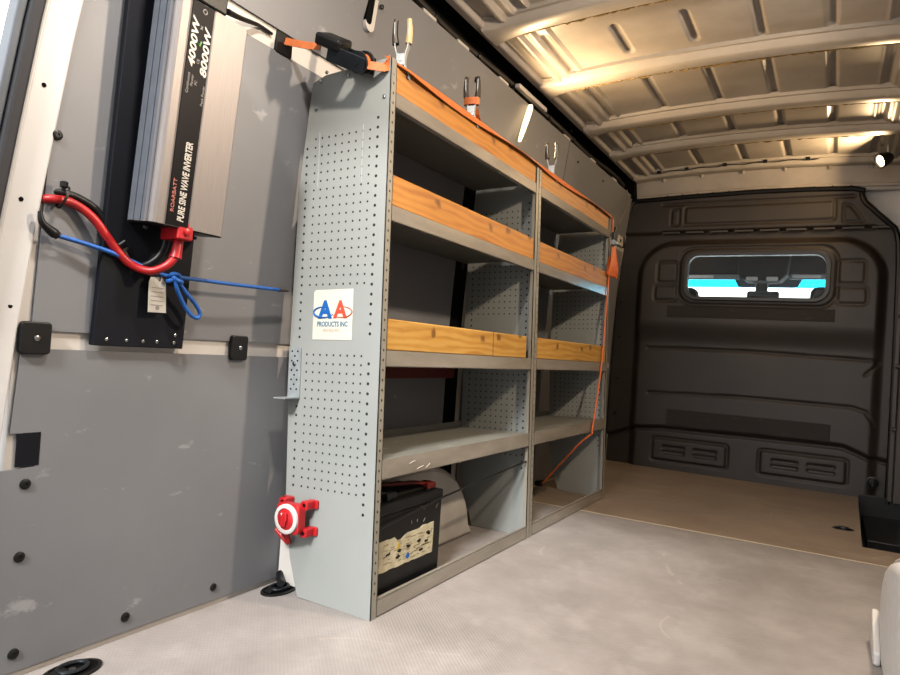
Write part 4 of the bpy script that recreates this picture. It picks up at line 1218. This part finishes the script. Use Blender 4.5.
# ------------------------------------------------------------------ lamps
LW = emit('warm lamp glow', '#ffd9a0', 1.3)
pa, pb = at(530, 109, 0, -.282), at(519.5, 141, 0, -.290)
lam = thing('wall_lamp', 'lit elongated lamp on the wall top above the near shelving', 'lamp', pa)
bm = BM(); pr = smooth_path([pa+Vector((.0, 0, .02)), pa, (pa+pb)/2, pb], 6)
tube(bm, pr, lambda s: .005+.008*math.sin(PI*min(1, s*.8+.12)), 12, 1); obj('lens', bm, LW, lam, smooth=True)
q0, q1 = at(515, 95, 0, -.282), at(547, 117, 0, -.282)
bm = BM(); box(bm, -.300, -.275, q0.y+.03, q1.y-.02, q0.z+.045, q0.z+.065); obj('lamp_base', bm, M['white_pl'], lam, bevel=.004)
def aim(o, d): o.rotation_euler = Vector(d).to_track_quat('-Z', 'Y').to_euler()
def point(p, W_, c, r):
    l = bpy.data.lights.new('lamp_light', 'POINT'); l.energy = W_; l.color = c; l.shadow_soft_size = r
    o = bpy.data.objects.new('lamp_light', l); COL.objects.link(o); o.location = p; return o
def area(p, d, W_, c, sx, sy):
    l = bpy.data.lights.new('lamp_light', 'AREA'); l.energy = W_; l.color = c; l.shape = 'RECTANGLE'; l.size = sx; l.size_y = sy
    o = bpy.data.objects.new('lamp_light', l); COL.objects.link(o); o.location = p; aim(o, d); return o
WARM = (1, .68, .36)
area((pa+pb)/2+Vector((.05, .02, -.03)), (1, .0, .08), 4.6, WARM, .06, .16)
sp = Vector((1.195, 2.95, 1.945))
pl_ = thing('spot_lamp', 'lit black spot lamp at the right end of the roof, near the bulkhead', 'lamp', sp)
dirv = Vector((-.80, -.42, -.42)).normalized()
bm = BM(); lathe(bm, sp, dirv, [(-.05, .018), (-.03, .034), (.0, .040), (.022, .042), (.022, .036), (.006, .030)], 20); obj('housing', bm, M['black'], pl_, smooth=True)
bm = BM(); lathe(bm, sp+dirv*.012, dirv, [(-.006, .029), (.004, .029), (.012, .018), (.015, .006)], 20); obj('bulb', bm, emit('spot lamp glow', '#ffdfa8', 8), pl_, smooth=True)
bm = BM(); cyl(bm, sp-dirv*.03, sp+Vector((.02, .03, .10)), .008); box(bm, sp.x-.02, sp.x+.06, sp.y, sp.y+.06, sp.z+.095, sp.z+.105); obj('bracket', bm, M['steel'], pl_)
area(sp+dirv*.06, (-.85, -.3, -.1), 3.5, WARM, .06, .06)
# lamps out of the photo: right wall lamp and rear roof lamp
rl = Vector((1.335, .45, 1.90))
t = thing('wall_lamp', 'lit lamp on the right wall, outside the photo', 'lamp', rl)
bm = BM(); prism(bm, rrect(rl.y-.07, rl.y+.07, rl.z-.025, rl.z+.025, .02), YZ, rl.x-.01, rl.x+.015); obj('lens', bm, LW, t, bevel=.004)
area(rl+Vector((-.03, 0, -.02)), (-.75, 0, -.66), 15, (1, .80, .60), .05, .10)
rl = Vector((.25, -.5, 2.03))
t = thing('roof_lamp', 'lit lamp on the rear roof, outside the photo', 'lamp', rl)
bm = BM(); lathe(bm, rl, (0, 0, -1), [(0, .05), (.015, .05), (.022, .04)], 24); obj('lens', bm, LW, t, smooth=True)
area(rl+Vector((0, 0, -.04)), (0, 0, -1), 9, (1, .90, .80), .07, .07)

# daylight from outside
w = bpy.data.worlds.new('daylight'); SC.world = w; w.use_nodes = True
bg = w.node_tree.nodes['Background']; bg.inputs[0].default_value = (.97, .98, 1.0, 1); bg.inputs[1].default_value = 1.7
sl = bpy.data.lights.new('daylight_sun', 'SUN'); sl.energy = 1.9; sl.color = (1, .985, .96); sl.angle = math.radians(7)
so = bpy.data.objects.new('daylight_sun', sl); COL.objects.link(so); so.location = (1, -6, 5); aim(so, (-.22, .74, -.635))

SC.view_settings.view_transform = 'Standard'; SC.view_settings.look = 'None'
SC.view_settings.exposure = 2.03; SC.view_settings.gamma = 1; SC.view_settings.use_curve_mapping = False
